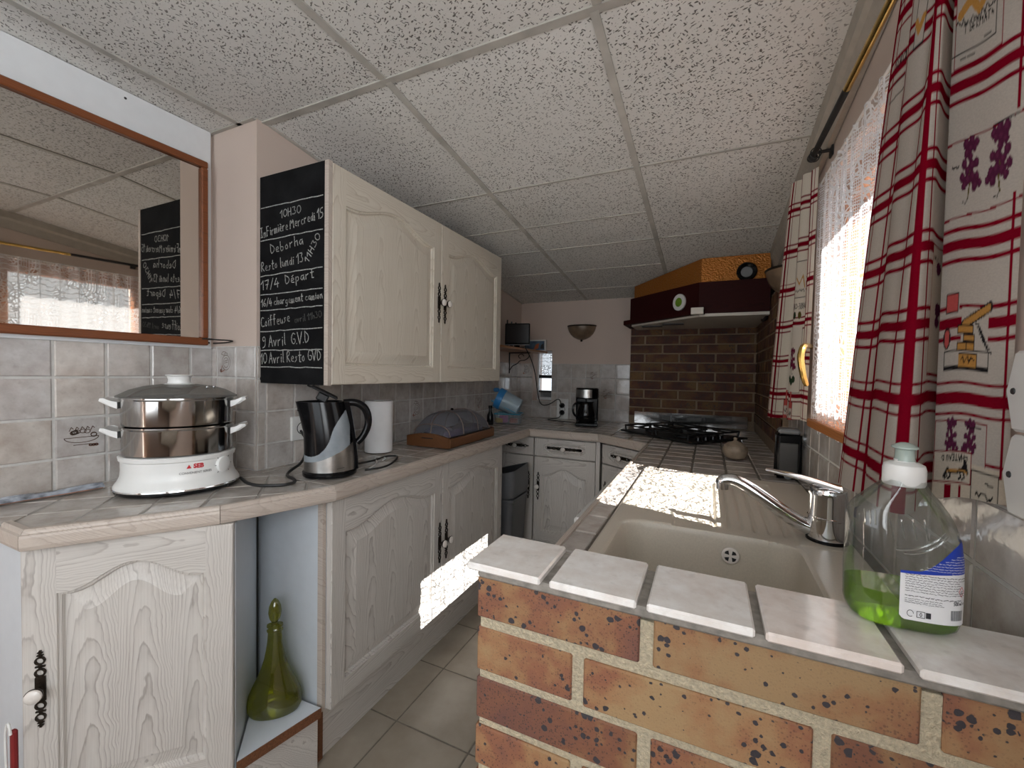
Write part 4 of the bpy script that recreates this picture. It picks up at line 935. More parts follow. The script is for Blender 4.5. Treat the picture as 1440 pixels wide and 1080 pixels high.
# ------------------------------------------------------------------ wall lamps
def uplight(label, loc_, rz, r=.104):
    t = thing('wall_lamp', label, 'lamp', loc_, rz)
    N = 20; prof = [(1.0, 0), (.99, -.012), (.93, -.034), (.80, -.058), (.58, -.080), (.30, -.094), (.06, -.100)]
    rs = [[(r*k*math.cos(PI + PI*j/N), r*k*.82*math.sin(PI + PI*j/N), z) for j in range(N+1)] for k, z in prof]
    b = MB(); b.rings(rs, 0, False, False, True, False); inner = [[(x*.96, y*.96, z + .003) for x, y, z in ring] for ring in rs]; b.rings(inner[::-1], 0, False, False, True, False)
    obj('glass_bowl', b, amber, t)
    b = MB(); b.tube([(r*1.0*math.cos(PI + PI*j/N), r*.82*math.sin(PI + PI*j/N), .002) for j in range(N+1)], .0052, 8); obj('rim', b, bronze, t)
    b = MB(); b.lathe([(.004, -.112), (.010, -.106), (.006, -.100), (.012, -.096), (.006, -.092)], (0, -.006, 0), 12); obj('finial', b, bronze, t)
    b = MB(); b.cbox((-.05, -.004, -.085), (.05, 0, .0), .001); obj('back_plate', b, bronze, t)
uplight('frosted half-bowl wall lamp on the back wall above the coffee maker', (-.852, YB - .001, 1.545), 0)
uplight('frosted half-bowl wall lamp on the window wall beside the cooker hood', (XR - .001, 2.13, 1.652), -PI/2)
# ------------------------------------------------------------------ shelf, tv, card, bracket
SH = 1.362
t = thing('wall_shelf', 'small wooden shelf in the back left corner on a scrolled bracket', 'shelf', (XL, 2.6, SH))
b = MB(); b.cbox((.001, -.35, -.014), (.225, .445, 0), .002); obj('board', b, shelf_wood, t)
b = MB(); b.box((.001, -.345, 0), (.012, -.335, .19)); b.box((.001, -.345, .15), (.05, -.335, .165)); obj('side_rail', b, shelf_wood, t)
for y in (.23,):
    b = MB(); b.tube([(.006, y, -.016), (.006, y, -.17)], .005, 6); b.tube([(.004, y, -.02), (.17, y, -.02)], .004, 6)
    b.tube(smooth([(.008, y, -.15), (.03, y, -.115), (.07, y, -.10), (.09, y, -.075), (.13, y, -.075), (.165, y, -.05), (.16, y, -.028)], 2), .0035, 6)
    b.tube([(.10 + .02*math.cos(a), y, -.045 + .016*math.sin(a)) for a in [PI*j/7 for j in range(11)]], .003, 6); obj('scroll_bracket', b, black_iron, t)
ax = Vector((.150, .020, 0))
t = thing('television', 'small black television on the wooden corner shelf', 'television', (XL + .16, 2.625, SH), math.radians(13))
b = MB(); b.cbox((-.085, -.012, .026), (.085, .012, .168), .004); obj('casing', b, black_plastic, t)
b = MB(); b.box((-.078, -.0135, .036), (.078, -.0121, .161)); obj('screen', b, tv_screen, t)
b = MB(); b.cbox((-.05, -.035, 0), (.05, .035, .008), .002); b.box((-.015, -.006, .008), (.015, .006, .03)); obj('stand', b, black_plastic, t)
b = MB(); b.cbox((-.085, -.016, .020), (.085, -.010, .027), .001); obj('lower_trim', b, grey_plastic, t)
t = thing('picture_card', 'small framed colour card standing on the shelf end above the narrow window', 'card', (-1.205, YB - .045, SH), 0)
b = MB(); b.cbox((-.09, 0, 0), (.09, .012, .088), .002); obj('frame', b, white_plastic, t)
card_blue = plain('card_blue', srgb(96, 124, 150), .6, var=.3, vs=20); card_orange = plain('card_orange', srgb(196, 108, 70), .6)
b = MB(); b.box((-.083, -.0008, .010), (.078, -.0001, .078), 0); b.add([(-.008, -.0012, .012), (.028, -.0012, .022), (.036, -.0012, .062), (.008, -.0012, .052)], [(0, 1, 2, 3)], 1); b.add([(.045, -.0012, .02), (.075, -.0012, .018), (.07, -.0012, .06), (.05, -.0012, .045)], [(0, 1, 2, 3)], 2)
obj('picture', b, [card_blue, card_orange, dark_grey], t)
for k, (dx, dy, hh) in enumerate(((-.075, -.10, .195), (-.055, -.075, .185), (-.03, -.06, .18))):
    t = thing('bottle', ['tall dark bottle behind the television, leftmost of the three', 'middle dark bottle of the three behind the television', 'shortest dark bottle behind the television, rightmost of the three'][k], 'bottle', (XL + .16 + dx, 2.72 + dy + .05*k*0, SH), 0, 'dark bottles behind the television')
    b = MB(); b.lathe([(.012, 0), (.012, hh*.7), (.005, hh*.82), (.005, hh)], (0, 0, 0), 12); obj('body', b, dark_grey, t)
# ------------------------------------------------------------------ sockets and cables
def socket(label, loc_, rz, wd=.16, ht=.08):
    t = thing('wall_socket', label, 'socket', loc_, rz)
    b = MB(); b.cbox((-wd/2, -.011, -ht/2), (wd/2, 0, ht/2), .003); obj('cover', b, white_plastic, t)
    for x in ((-.04, .04) if wd > .1 else (0,)):
        q = disc([(.0215, 0), (.0215, .001), (.019, .001), (.017, -.003), (0, -.003)], (x, -.0112, 0), Vector((0, -1, 0))); obj('outlet', q, dark_grey, t)
    return t
socket('double white wall socket on the back wall with two black plugs', (-.985, YB - .0045, .930), 0, .085, .155)
socket('cream wall socket on the left tiles half hidden behind the kettle', (XL + .0045, 1.065, .985), PI/2, .085, .085)
for k, z in enumerate((.958, .905)):
    t = thing('plug', ['black plug in the upper outlet of the back wall socket', 'black plug in the lower outlet of the back wall socket'][k], 'plug', (-.985, YB - .016, z), 0)
    q = disc([(.019, 0), (.019, .018), (.010, .034), (.0, .034)], (0, 0, 0), Vector((0, -1, 0))); obj('plug_body', q, black_plastic, t)
def cable(name, label, path, r, m, it=3):
    o = obj(name, MB().tube(smooth(path, it), r, 8), m); tag(o, label, 'cable'); return o
cable('cable', 'thin black cable drooping from the television to the back wall socket', [(XL + .225, 2.60, SH + .012), (XL + .245, 2.66, SH - .06), (XL + .245, 2.75, 1.20), (XL + .22, 2.86, 1.06), (-1.12, 2.93, .955), (-1.06, 2.96, .965), (-1.005, 3.0, 1.015), (-.985, 2.995, .985), (-.985, 2.998, .960)], .0034, rubber)
cable('cable', 'black power cable from the coffee maker to the lower plug', [(-.985, 3.0, .905), (-.985, 2.985, .875), (-1.0, 2.95, .8685), (-1.05, 2.86, .8685), (-.98, 2.80, .8685), (-.86, 2.78, .8685), (-.80, 2.76, .8685)], .0032, rubber)
cable('cable', 'black steamer cable looping across the worktop beside the kettle', [(-1.255, .80, .8705), (-1.16, .765, .8685), (-1.09, .80, .8685), (-1.075, .835, .8685), (-1.10, .865, .8685), (-1.17, .885, .8685), (-1.215, .93, .8685), (-1.21, .98, .89), (-1.25, 1.03, .945), (-1.325, 1.06, .975)], .0046, rubber)
cable('cable', 'black kettle cable lying on the worktop in front of the paper roll', [(-1.02, 1.06, .868), (-.995, 1.11, .868), (-1.01, 1.18, .868), (-1.06, 1.27, .868), (-1.09, 1.30, .868), (-1.12, 1.27, .868), (-1.10, 1.19, .868), (-1.11, 1.12, .868)], .0036, rubber)
cable('cable', 'white cable lying on the worktop between kettle and paper roll', [(-1.03, 1.09, .8665), (-1.06, 1.16, .8665), (-1.10, 1.20, .8665), (-1.15, 1.24, .8665), (-1.10, 1.26, .8665), (-1.08, 1.21, .8665)], .0022, white_cable)
# ------------------------------------------------------------------ steamer
TX_, TY_ = -1.338, .682
t = thing('food_steamer', 'white and steel two-tier food steamer on the tiled left worktop', 'food steamer', (TX_, TY_, ZC + .005), math.radians(52)); t.scale = (.89, .89, .97)
def ell(prof, sx=1, sy=.86, m=0, n=64, z0=0): b = MB(); b.lathe(prof, (0, 0, z0), n, m, sx, sy); return b
obj('foot', ell([(.154, 0), (.157, .004), (.157, .011), (.146, .013)]), black_plastic, t)
bp = [(.158, .012), (.158, .016), (.155, .022), (.1475, .032), (.1425, .044), (.1405, .060), (.141, .085), (.145, .088), (.147, .098), (.143, .1005), (.130, .1005)]
base = obj('base_housing', ell(bp), white_plastic, t)
obj('base_trim', ell([(.1585, .009), (.1593, .011), (.1585, .0135)]), chrome, t)
for k, z in enumerate((.100, .1795)):
    h = .079; b = ell([(.130, z), (.139, z+.004), (.1395, z+.010), (.1405, z+h-.008), (.1435, z+h-.004), (.1435, z+h), (.137, z+h)]); bw = obj('steamer_bowl', b, steel, t)
    for s in (-1, 1):
        hb = MB(); pts = [(.138, .0), (.156, .003), (.178, .010), (.180, .003), (.160, -.010), (.138, -.018)]
        rs = [[(s*x, y, z + h - .018 + zz + .006) for x, zz in pts] for y in (-.040, -.036, .036, .040)]
        rs = [[(s*(.138 + (abs(x)-.138)*(.75 if i in (0, 3) else 1)), y, q) for x, y, q in r] for i, r in enumerate(rs)]
        hb.rings(rs if s > 0 else [r[::-1] for r in rs], 0, True, True, False); hd = obj('handle', hb, white_plastic, bw); hd['label'] = 'white handle'
lid = obj('lid', ell([(.151, .2585), (.152, .262), (.146, .265), (.120, .279), (.085, .289), (.045, .294), (.03, .2945)]), lid_glass, t)
b = ell([(.040, .294), (.030, .297), (.028, .306), (.031, .316), (.036, .3185), (.034, .321), (.0, .321)], 1, 1); kn = obj('lid_knob', b, white_plastic, lid)
b = MB()
for a in (.25, .55): b.sphere((.10*math.cos(a-.9), .086*math.sin(a-.9), .287), .004, 8, 6)
obj('steam_vent', b, chrome, lid)
def on_base(u, z, push=.0006):          # point on the housing surface: angle from arc length u
    r = np.interp(z, [p[1] for p in bp[3:7]], [p[0] for p in bp[3:7]]) + push
    a = u / .135; return (r*math.cos(a), r*.86*math.sin(a), z)
def text_mesh(body, size, extr=0.0, bold=0):
    cu = bpy.data.curves.new('t', 'FONT'); cu.body = body; cu.size = size; cu.align_x = 'CENTER'; cu.offset = bold; cu.resolution_u = 3
    o = bpy.data.objects.new('t', cu); C.objects.link(o); dg = bpy.context.evaluated_depsgraph_get(); me = bpy.data.meshes.new_from_object(o.evaluated_get(dg))
    v = [tuple(p.co) for p in me.vertices]; f = [tuple(p.vertices) for p in me.polygons]
    bpy.data.objects.remove(o); bpy.data.curves.remove(cu); bpy.data.meshes.remove(me); return v, f
mb = MB(); uc = -PI/2*.135 + .060
v, f = text_mesh('SEB', .0165, bold=.0008); mb.add([on_base(uc + .006 + x, .068 + y) for x, y, z in v], f, 0)
mb.add([on_base(uc + .006 + x, .068 + y) for x, y in ((-.029, 0), (-.017, 0), (-.023, .0105))], [(0, 1, 2)], 0)
v, f = text_mesh('CONVENIENT SERIES', .0085); mb.add([on_base(uc + x, .053 + y) for x, y, z in v], f, 1)
mb2 = obj('logo_print', mb, [red_ink, dark_ink], base)
a_ = -PI/2 + 1.02; px_, py_ = .142*math.cos(a_), .142*.86*math.sin(a_); nn_ = Vector((math.cos(a_)*.86, math.sin(a_), 0)).normalized()
q = disc([(.023, 0), (.0225, .012), (.018, .014), (0, .014)], (px_ - nn_.x*.006, py_ - nn_.y*.006, .066), nn_); kb = obj('timer_knob', q, white_plastic, t)
q = MB(); xx = Vector((0, 0, 1)).cross(nn_)
for k in range(7):
    a = PI*.75 + k*PI*.25; r0, r1 = .026, .030; q.strokes([[(math.cos(a)*r0, math.sin(a)*r0), (math.cos(a)*r1, math.sin(a)*r1)]], .0018, Vector((px_, py_, .066)) + nn_*.0008, xx, (0, 0, 1), nn_)
obj('dial_marks', q, dark_ink, base)
# ------------------------------------------------------------------ kettle
t = thing('kettle', 'black and steel electric kettle with its lid open, on left worktop', 'kettle', (-1.095, .985, ZC + .005), math.radians(47))
b = MB(); b.lathe([(.080, 0), (.081, .003), (.081, .012), (.074, .016)], (0, 0, 0), 40); obj('power_base', b, black_plastic, t)
nz, na = 150, 190; rs = []
for i in range(nz+1):
    z = .014 + (.232-.014)*i/nz; k = i/nz; r = .0765 - .0035*k - .010*k*k; cxk = -.022*k*k; ring = []
    for j in range(na):
        a = 2*PI*j/na; x = r*math.cos(a) + cxk; y = r*.93*math.sin(a)
        if k > .55: e = max(0, -math.cos(a))**6*(k-.55)/.45; x -= .016*e; y *= 1 - .25*e*.5
        ring.append((x, y, z))
    rs.append(ring)
b = MB(); b.rings(rs, 0, True, False)
for q, fc in enumerate(b.f):
    if len(fc) != 4: b.m[q] = 0; continue
    x = sum(b.v[i][0] for i in fc)/4; z = sum(b.v[i][2] for i in fc)/4
    zs = .046 + .058*max(0, (x+.075)/.145)**1.8
    blk = z > .205 or ((x+.058)/(.066 + .045*max(0, (z-.13)/.075)**2))**2 + ((z-.165)/.100)**2 < 1 or x > .058
    b.m[q] = 2 if z < zs else (0 if blk else 1)
grey_window = plain('kettle_water_window', srgb(150, 158, 164), .2, var=.1)
obj('body', b, [black_plastic, grey_window, brushed], t, sharp=60)
b = MB(); rim = [[(x*k - .022*(1-k), y*k, .232 - d) for x, y, z in rs[-1]] for k, d in ((1, 0), (.94, 0), (.93, .03))]; b.rings(rim, 0, False, True); obj('rim', b, black_plastic, t)
hp = smooth([(.038, 0, .226), (.075, 0, .229), (.103, 0, .212), (.116, 0, .180), (.114, 0, .145), (.098, 0, .112), (.080, 0, .095)], 3)
b = MB(); b.tube(hp, [.0125 - .003*abs(i/(len(hp)-1)-.35) for i in range(len(hp))], 14); obj('handle', b, black_plastic, t)
sp_ = smooth([(.052, 0, .230), (.062, 0, .18), (.071, 0, .12), (.078, 0, .06), (.080, 0, .012)], 2)
b = MB(); rs2 = [[(p.x + o, s*.019, p.z) for o, s in ((-.012, -1), (.004, -.8), (.006, 0), (.004, .8), (-.012, 1))] for p in sp_]; b.rings(rs2, 0, True, True); obj('handle_spine', b, black_plastic, t)
b = MB(); M = Matrix.Translation((.004, 0, .234)) @ Matrix.Rotation(math.radians(28), 4, 'Y')
b.cbox((-.074, -.040, .010), (.012, .040, .017), .003); b.cbox((-.046, -.028, -.016), (-.012, .028, .010), .004); b.cbox((-.086, -.022, .008), (-.072, .022, .0125), .002); b.tf(M); obj('lid', b, black_matte, t)
b = MB(); b.strokes([[(-.010, 0), (.012, .002)]], .0012, (.030, -.0718, .028), (.93, .30, 0), (0, 0, 1), (.3, -.95, 0), 0, .0008); obj('nameplate', b, dark_grey, t)
# ------------------------------------------------------------------ paper roll, tray, boxes
t = thing('paper_roll', 'white kitchen paper roll standing on end against the left tiles', 'paper roll', (-1.228, 1.352, ZC + .005))
b = MB(); b.lathe([(.0545, 0), (.0553, .002), (.0553, .206), (.0545, .208), (.021, .208), (.020, .15), (.0, .15)], (0, 0, 0), 40, cap1=False); obj('roll', b, paper, t)
t = thing('serving_tray', 'wooden tray under a domed net food cover, in front of left tiles', 'tray', (-1.121, 1.755, ZC + .005), math.radians(2))
TW, TL = .108, .222
b = MB(); b.box((-TW, -TL, .004), (TW, TL, .012)); obj('tray_bottom', b, tray_wood, t)
for s in (-1, 1):
    b = MB(); b.cbox((s*TW-.006, -TL, 0), (s*TW+.006, TL, .040), .002); obj('side_board', b, tray_wood, t)
    b = MB(); N = 14; pr = [(-TW + 2*TW*i/N, .044 + .016*math.sin(PI*i/N)) for i in range(N+1)]
    out = [(x, 0) for x, z in pr[::-1]]
    vs = [(x, z) for x, z in pr] + out
    ys = (s*TL-.006, s*TL+.006)
    for a, b2 in zip(pr[:-1], pr[1:]): 
        zh = .0 
        b.add([(a[0], ys[0], 0), (b2[0], ys[0], 0), (b2[0], ys[0], b2[1]), (a[0], ys[0], a[1]), (a[0], ys[1], 0), (b2[0], ys[1], 0), (b2[0], ys[1], b2[1]), (a[0], ys[1], a[1])], [(0, 1, 2, 3), (7, 6, 5, 4), (3, 2, 6, 7), (4, 5, 1, 0)])
    obj('end_board', b, tray_wood, t)
    b = MB(); b.cbox((-.032, s*TL-.0068, .034), (.032, s*TL+.0068, .043), .003); obj('handle_slot', b, black_matte, t)
cv = thing('net_cover', 'domed dark net food cover with thin ribs resting on the wooden tray', 'food cover', (-1.121, 1.755, ZC + .046), math.radians(2))
def dome(u, v):       # u, v in -1..1
    x, y = u*.098, v*.208; k = (1 - abs(u)**2.8)**.5 * (1 - abs(v)**4.5)**.5 if abs(u) < 1 and abs(v) < 1 else 0
    return (x, y, .105*k)
N = 20; b = MB(); b.add([dome(-1 + 2*i/N, -1 + 2*j/N) for j in range(N+1) for i in range(N+1)], [(j*(N+1)+i, j*(N+1)+i+1, (j+1)*(N+1)+i+1, (j+1)*(N+1)+i) for j in range(N) for i in range(N)], 0, None, True); obj('net', b, mesh_net, cv, sharp=80)
for v0 in (-.93, -.35, .35, .93): b = MB(); b.tube([dome(-1 + 2*i/24, v0) for i in range(25)], .0022, 6); obj('rib', b, plain('rib_wire', srgb(120, 100, 92), .5) if 'rib_wire' not in bpy.data.materials else bpy.data.materials['rib_wire'], cv)
b = MB(); b.tube([dome(0, -1 + 2*i/24) for i in range(25)], .0022, 6); obj('rib', b, bpy.data.materials['rib_wire'], cv)
b = MB(); b.tube([(-.098, -.208, .001), (.098, -.208, .001), (.098, .208, .001), (-.098, .208, .001)], .003, 6, closed=True); obj('rim_wire', b, black_matte, cv)
b = MB(); b.sphere((0, -.02, .110), (.008, .008, .006), 10, 8); obj('lift_knob', b, black_plastic, cv)
rr_ = random.Random(9)
def lump(name, label, cat, loc_, r, m, seed):
    q = MB(); q.sphere((0, 0, r[2]), r, 20, 14); rn = random.Random(seed); ph = [rn.random()*6 for _ in range(6)]
    q.v = [(x*(1+.14*math.sin(9*y/r[1]*.4+ph[0]) + .08*math.sin(5*x/r[0]+ph[1])), y*(1+.12*math.sin(4*x/r[0]+ph[2])), max(0, z*(1 + .16*math.sin(4*x/r[0]+ph[3])*math.sin(3*y/r[1]+ph[4])))) for x, y, z in q.v]
    o = obj(name, q, m, loc=loc_); return tag(o, label, cat)
lump('folded_cloth', 'dark blue cloth under the net cover, at the near end of tray', 'cloth', (-1.160, 1.665, ZC + .018), (.048, .115, .028), blue_dark, 1)
lump('folded_cloth', 'dark blue cloth under the net cover, at the far end of tray', 'cloth', (-1.108, 1.855, ZC + .018), (.075, .085, .029), blue_dark, 2)
lump('folded_cloth', 'violet cloth under the net cover, on the aisle side of tray', 'cloth', (-1.062, 1.665, ZC + .018), (.038, .080, .024), violet, 3)
bx = (-1.175, 2.50)
t = thing('storage_box', 'clear plastic box of coloured sponges in the back left worktop corner', 'box', (bx[0], bx[1], ZC + .005), math.radians(14))
b = MB(); o_ = [(-.085, -.06), (.085, -.06), (.085, .06), (-.085, .06)]; i_ = [(x*.96, y*.95) for x, y in o_]
b.rings([[(x*.9, y*.9, 0) for x, y in o_], [(x, y, .066) for x, y in o_], [(x*.97, y*.96, .066) for x, y in o_], [(x*.88, y*.87, .004) for x, y in o_]], 0, True, True, False); obj('body', b, clear_box_m, t)
b = MB(); b.tube([(x, y, .066) for x, y in o_], .0035, 6, closed=True); obj('rim', b, teal_plastic, t)
for k, (x, y, z, m, nm) in enumerate(((-.03, -.015, .002, pink_plastic, 'pink sponge in middle of the clear storage box'), (.04, -.01, .002, plain('salmon_plastic', srgb(215, 120, 100), .5), 'salmon sponge at the right of the clear storage box'), (-.055, -.03, .0, yellow_plastic, 'yellow sponge at the left of the clear storage box'))):
    q = MB(); q.cbox((-.026, -.02, 0), (.026, .02, .045 if k == 0 else .03), .006); o = obj('sponge', q, m, loc=(bx[0] + x, bx[1] + y, ZC + .011), rotz=.3*k); bevel(o, .003); tag(o, nm, 'sponge')
t = thing('plastic_jug', 'blue and milky plastic tub tipped on its side on the clear box', 'tub', (bx[0] - .01, bx[1] + .0, ZC + .0755), math.radians(16))
M = Matrix.Translation((-.058, 0, .092)) @ Matrix.Rotation(math.radians(114), 4, 'Y')
b = MB(); b.lathe([(.070, -.012), (.070, .028), (.066, .03)], (0, 0, 0), 32); b.tf(M); obj('lid', b, blue_plastic, t)
b = MB(); b.lathe([(.066, .03), (.058, .145), (.052, .15)], (0, 0, 0), 32, cap0=False); b.tf(M); obj('tub_body', b, translucent_lid, t)
b = MB(); b.cbox((-.095, -.02, .135), (-.055, .02, .160), .008); obj('spout', b, blue_plastic, t)
b = MB(); b.prism([(-.10, -.055), (.06, -.055), (.06, .055), (-.10, .055)], 0, .006); 
b.v = [(x, y, z + max(0, -x)*.75 + .001) for x, y, z in b.v]; obj('tray_insert', b, teal_plastic, t)
t = thing('bottle', 'small black bottle on the worktop between food cover and clear box', 'bottle', (-1.245, 2.37, ZC + .005))
b = MB(); b.lathe([(.020, 0), (.021, .01), (.020, .06), (.010, .085), (.009, .105), (.012, .107), (.012, .122), (0, .123)], (0, 0, 0), 20, cap1=False); obj('body', b, black_plastic, t)
# ------------------------------------------------------------------ waste bin
t = thing('waste_bin', 'grey swing-top waste bin in the gap under the back left worktop', 'bin', (-1.060, 2.178, F0), 0)
def rring(x0, y0, x1, y1, z, r=.03, n=6):
    out = []
    for cx_, cy_, a0 in ((x1-r, y1-r, 0), (x0+r, y1-r, PI/2), (x0+r, y0+r, PI), (x1-r, y0+r, 1.5*PI)):
        for k in range(n+1): a = a0 + PI/2*k/n; out.append((cx_ + r*math.cos(a), cy_ + r*math.sin(a), z))
    return out
b = MB(); b.rings([rring(-.095, -.095, .095, .095, 0), rring(-.118, -.115, .118, .115, .455), rring(-.122, -.119, .122, .119, .462), rring(-.122, -.119, .122, .119, .475)]); obj('bin_body', b, bin_grey, t)
lid_r = [rring(-.112, -.110, .112, .110, .475), rring(-.122, -.118, .122, .118, .488), rring(-.126, -.120, .126, .120, .53), [(x, y, .598 + .035*(x/.12) + (.0 if y < 0 else .012)) for x, y, z in rring(-.122, -.116, .122, .116, 0)]]
b = MB(); b.rings(lid_r, 0, True, False); obj('bin_lid', b, bin_grey, t)
b = MB(); b.rings([[(x, y, z - .002) for x, y, z in lid_r[-1]], [(x*.94, y*.94, z - .004 - .0*abs(x)) for x, y, z in lid_r[-1]], [(x*.9, y*.9, z - .030) for x, y, z in lid_r[-1]]], 0, False, True); obj('swing_flap', b, dark_grey, t)
b = MB(); q = [(.052*math.cos(a), -.107 - .016*(.20 + .085*math.sin(a))/.455 - .004, .20 + .13*math.sin(a)) for a in [2*PI*k/28 for k in range(28)]]
b.add([(-.03 + x, y, z) for x, y, z in q], [tuple(range(28))]); obj('pedal_recess', b, dark_grey, t)
# ------------------------------------------------------------------ coffee maker
t = thing('coffee_maker', 'black coffee maker with steel band on the back worktop', 'coffee maker', (-.715, 2.72, ZC + .005), math.radians(14))
b = MB(); b.cbox((-.072, -.10, 0), (.072, .075, .022), .006); obj('base', b, black_plastic, t)
b = MB(); b.cbox((-.010, .0, .020), (.072, .075, .178), .008); b.cbox((-.072, .030, .020), (.072, .075, .178), .008); obj('column', b, black_plastic, t)
b = MB(); b.lathe([(.070, .172), (.073, .178), (.073, .236), (.068, .242), (0, .243)], (0, -.012, 0), 36, cap1=False); b.cbox((-.072, .0, .172), (.074, .076, .24), .006); hd = obj('filter_head', b, black_plastic, t)
b = MB(); N = 16; b.rings([[(.0738*math.cos(a), -.012 + .0738*math.sin(a), z) for a in [math.radians(195 + 100*j/N) for j in range(N+1)]] for z in (.180, .232)], 0, False, False, True, False); st = obj('steel_band', b, brushed, hd)
b = MB(); b.lathe([(.052, .024), (.060, .045), (.058, .085), (.044, .125), (.046, .150), (.04, .155)], (-.004, -.035, 0), 32); ca = obj('carafe', b, plain('carafe_glass', (.006, .005, .005), .08, spec=.3), t)
b = MB(); b.tube(smooth([(-.045, -.06, .145), (-.085, -.08, .14), (-.088, -.082, .08), (-.055, -.065, .05)], 2), .007, 8); obj('handle', b, black_plastic, ca)
# ------------------------------------------------------------------ things on the sink run
t = thing('onion_pot', 'small round stoneware pot with a knob, in front of the hob', 'pot', (.108, 1.94, ZC + .0052))
b = MB(); b.lathe([(.022, 0), (.036, .006), (.046, .025), (.047, .036), (.041, .053), (.024, .066), (.010, .071), (.006, .075), (.009, .082), (.005, .086), (0, .0865)], (0, 0, 0), 32, cap1=False); obj('pot_body', b, stone_pot, t)
t = thing('soap_dispenser', 'black soap dispenser with steel front against the right wall tiles', 'dispenser', (.250, 1.675, ZC + .0052), math.radians(-4))
b = MB(); b.cbox((-.036, -.034, 0), (.036, .034, .150), .008); bd = bevel(obj('body', b, black_plastic, t), .004)
b = MB(); b.cbox((-.026, -.0365, .020), (.026, -.033, .118), .002); obj('front_panel', b, plain('dark_steel', (.10, .095, .09), .35, .8), t)
b = MB(); b.cbox((-.031, -.042, .148), (.031, .030, .164), .006); obj('pump_head', b, grey_plastic, t)
b = MB(); b.lathe([(.012, 0), (.012, .003), (0, .0032)], (0, 0, 0), 16); b.tf(Matrix(((1, 0, 0, 0), (0, 0, -1, -.034), (0, 1, 0, .010), (0, 0, 0, 1)))); obj('badge', b, grey_plastic, t)
# ------------------------------------------------------------------ decanter in the niche
t = thing('decanter', 'olive green glass decanter with stopper leaning in the corner niche', 'decanter', (-1.098, .797, F0 + .1905), math.radians(40))
b = MB(); pr = [(.0, .004), (.040, .001), (.052, 0), (.060, .004), (.065, .016), (.066, .034), (.062, .056), (.052, .082), (.041, .106), (.032, .130), (.0255, .155), (.021, .180), (.0180, .205), (.0165, .230), (.019, .232), (.0195, .237), (.016, .239), (.0155, .244), (.0195, .246), (.0190, .252), (.012, .254)]
b.lathe(pr, (0, 0, 0), 40, 0, 1.08, .66, cap0=False); b.v = [(x + .012*max(0, .07-z)/.07*0 + .10*(z-.03)*0 , y, z) for x, y, z in b.v]; obj('bottle_body', b, green_glass, t, sharp=50)
b = MB(); b.lathe([(.009, .254), (.008, .259), (.014, .270), (.0168, .286), (.0150, .304), (.009, .318), (.003, .325), (0, .326)], (0, 0, 0), 24, cap1=False); obj('stopper', b, green_glass, t)
# ------------------------------------------------------------------ booklet against the left tiles, red bag
t = thing('leaflet', 'glossy folded leaflet lying against the left tiles beside the steamer', 'leaflet', (-1.515, .47, ZC + .005), math.radians(82)); t.scale = (1, .7, .9)
b = MB(); b.prism([(-.10, -.030), (.105, -.025), (.105, .028), (-.10, .03)], 0, .0025)
b2 = MB(); rs = [[(-.085 + .195*i/10, -.032 + .01*i/10, .0026), (-.085 + .195*i/10, -.018 + .01*i/10, .0085 + .003*math.sin(i*.6)), (-.085 + .195*i/10, .010, .012 + .002*math.sin(i*.9)), (-.085 + .195*i/10, .022, .004)] for i in range(11)]; b2.rings(rs, 0, False, False, True, False)
obj('backing', b, plain('leaflet_orange', srgb(170, 120, 96), .4, var=.35, vs=40), t); obj('cover', b2, plain('leaflet_blue', srgb(186, 194, 206), .15, var=.4, vs=40), t)
t = thing('red_bag', 'red bag with a white handle at the bottom left beside end cabinet', 'bag', (-1.325, .338, F0), 0)
b = MB(); b.cbox((.024, .009, 0), (.0375, .019, .405), .003); obj('bag_body', b, red_plastic, t)
b = MB(); b.tube(smooth([(.030, .006, .26), (.023, .005, .33), (.019, .005, .385), (.022, .006, .418), (.030, .007, .424), (.036, .008, .400)], 2), .0024, 8); obj('handle', b, white_plastic, t)
# ------------------------------------------------------------------ window dressing
def path_at(pts, n):            # resample a smoothed plan polyline to n points evenly by index-length
    P = [Vector((x, y, 0)) for x, y in pts]; P = smooth(P, 3); L = [0]
    for a, b in zip(P[:-1], P[1:]): L.append(L[-1] + (b-a).length)
    out = []; j = 0
    for i in range(n):
        s = L[-1]*i/(n-1)
        while j < len(L)-2 and L[j+1] < s: j += 1
        k = (s - L[j])/max(1e-9, L[j+1]-L[j]); out.append(P[j]*(1-k) + P[j+1]*k)
    return out, L[-1]
class Print:                    # the printed cloth, drawn as colour per point of the woven grid
    def __init__(s, w, h, nu, nv, bgc): s.w, s.h, s.nu, s.nv = w, h, nu, nv; s.a = np.zeros((nv, nu, 3)); s.a[:] = bgc; s.U, s.V = np.meshgrid(np.linspace(0, w, nu), np.linspace(0, h, nv))
    def put(s, m, c): s.a[m] = c
    def rect(s, u0, u1, v0, v1, c): s.put((s.U >= u0) & (s.U <= u1) & (s.V >= v0) & (s.V <= v1), c)
    def disc(s, u, v, r, c, ry=None): s.put(((s.U-u)/r)**2 + ((s.V-v)/(ry or r))**2 <= 1, c)
    def seg(s, p, q, wd, c):
        d = np.array([q[0]-p[0], q[1]-p[1]]); L2 = max(1e-12, d @ d); k = np.clip(((s.U-p[0])*d[0] + (s.V-p[1])*d[1])/L2, 0, 1)
        s.put(np.hypot(s.U-p[0]-k*d[0], s.V-p[1]-k*d[1]) <= wd/2, c)
    def poly(s, pts, wd, c):
        for p, q in zip(pts[:-1], pts[1:]): s.seg(p, q, wd, c)
    def box(s, u0, u1, v0, v1, c, wd=.0018, fill=None):
        if fill is not None: s.rect(u0, u1, v0, v1, fill)
        s.poly([(u0, v0), (u1, v0), (u1, v1), (u0, v1), (u0, v0)], wd, c)
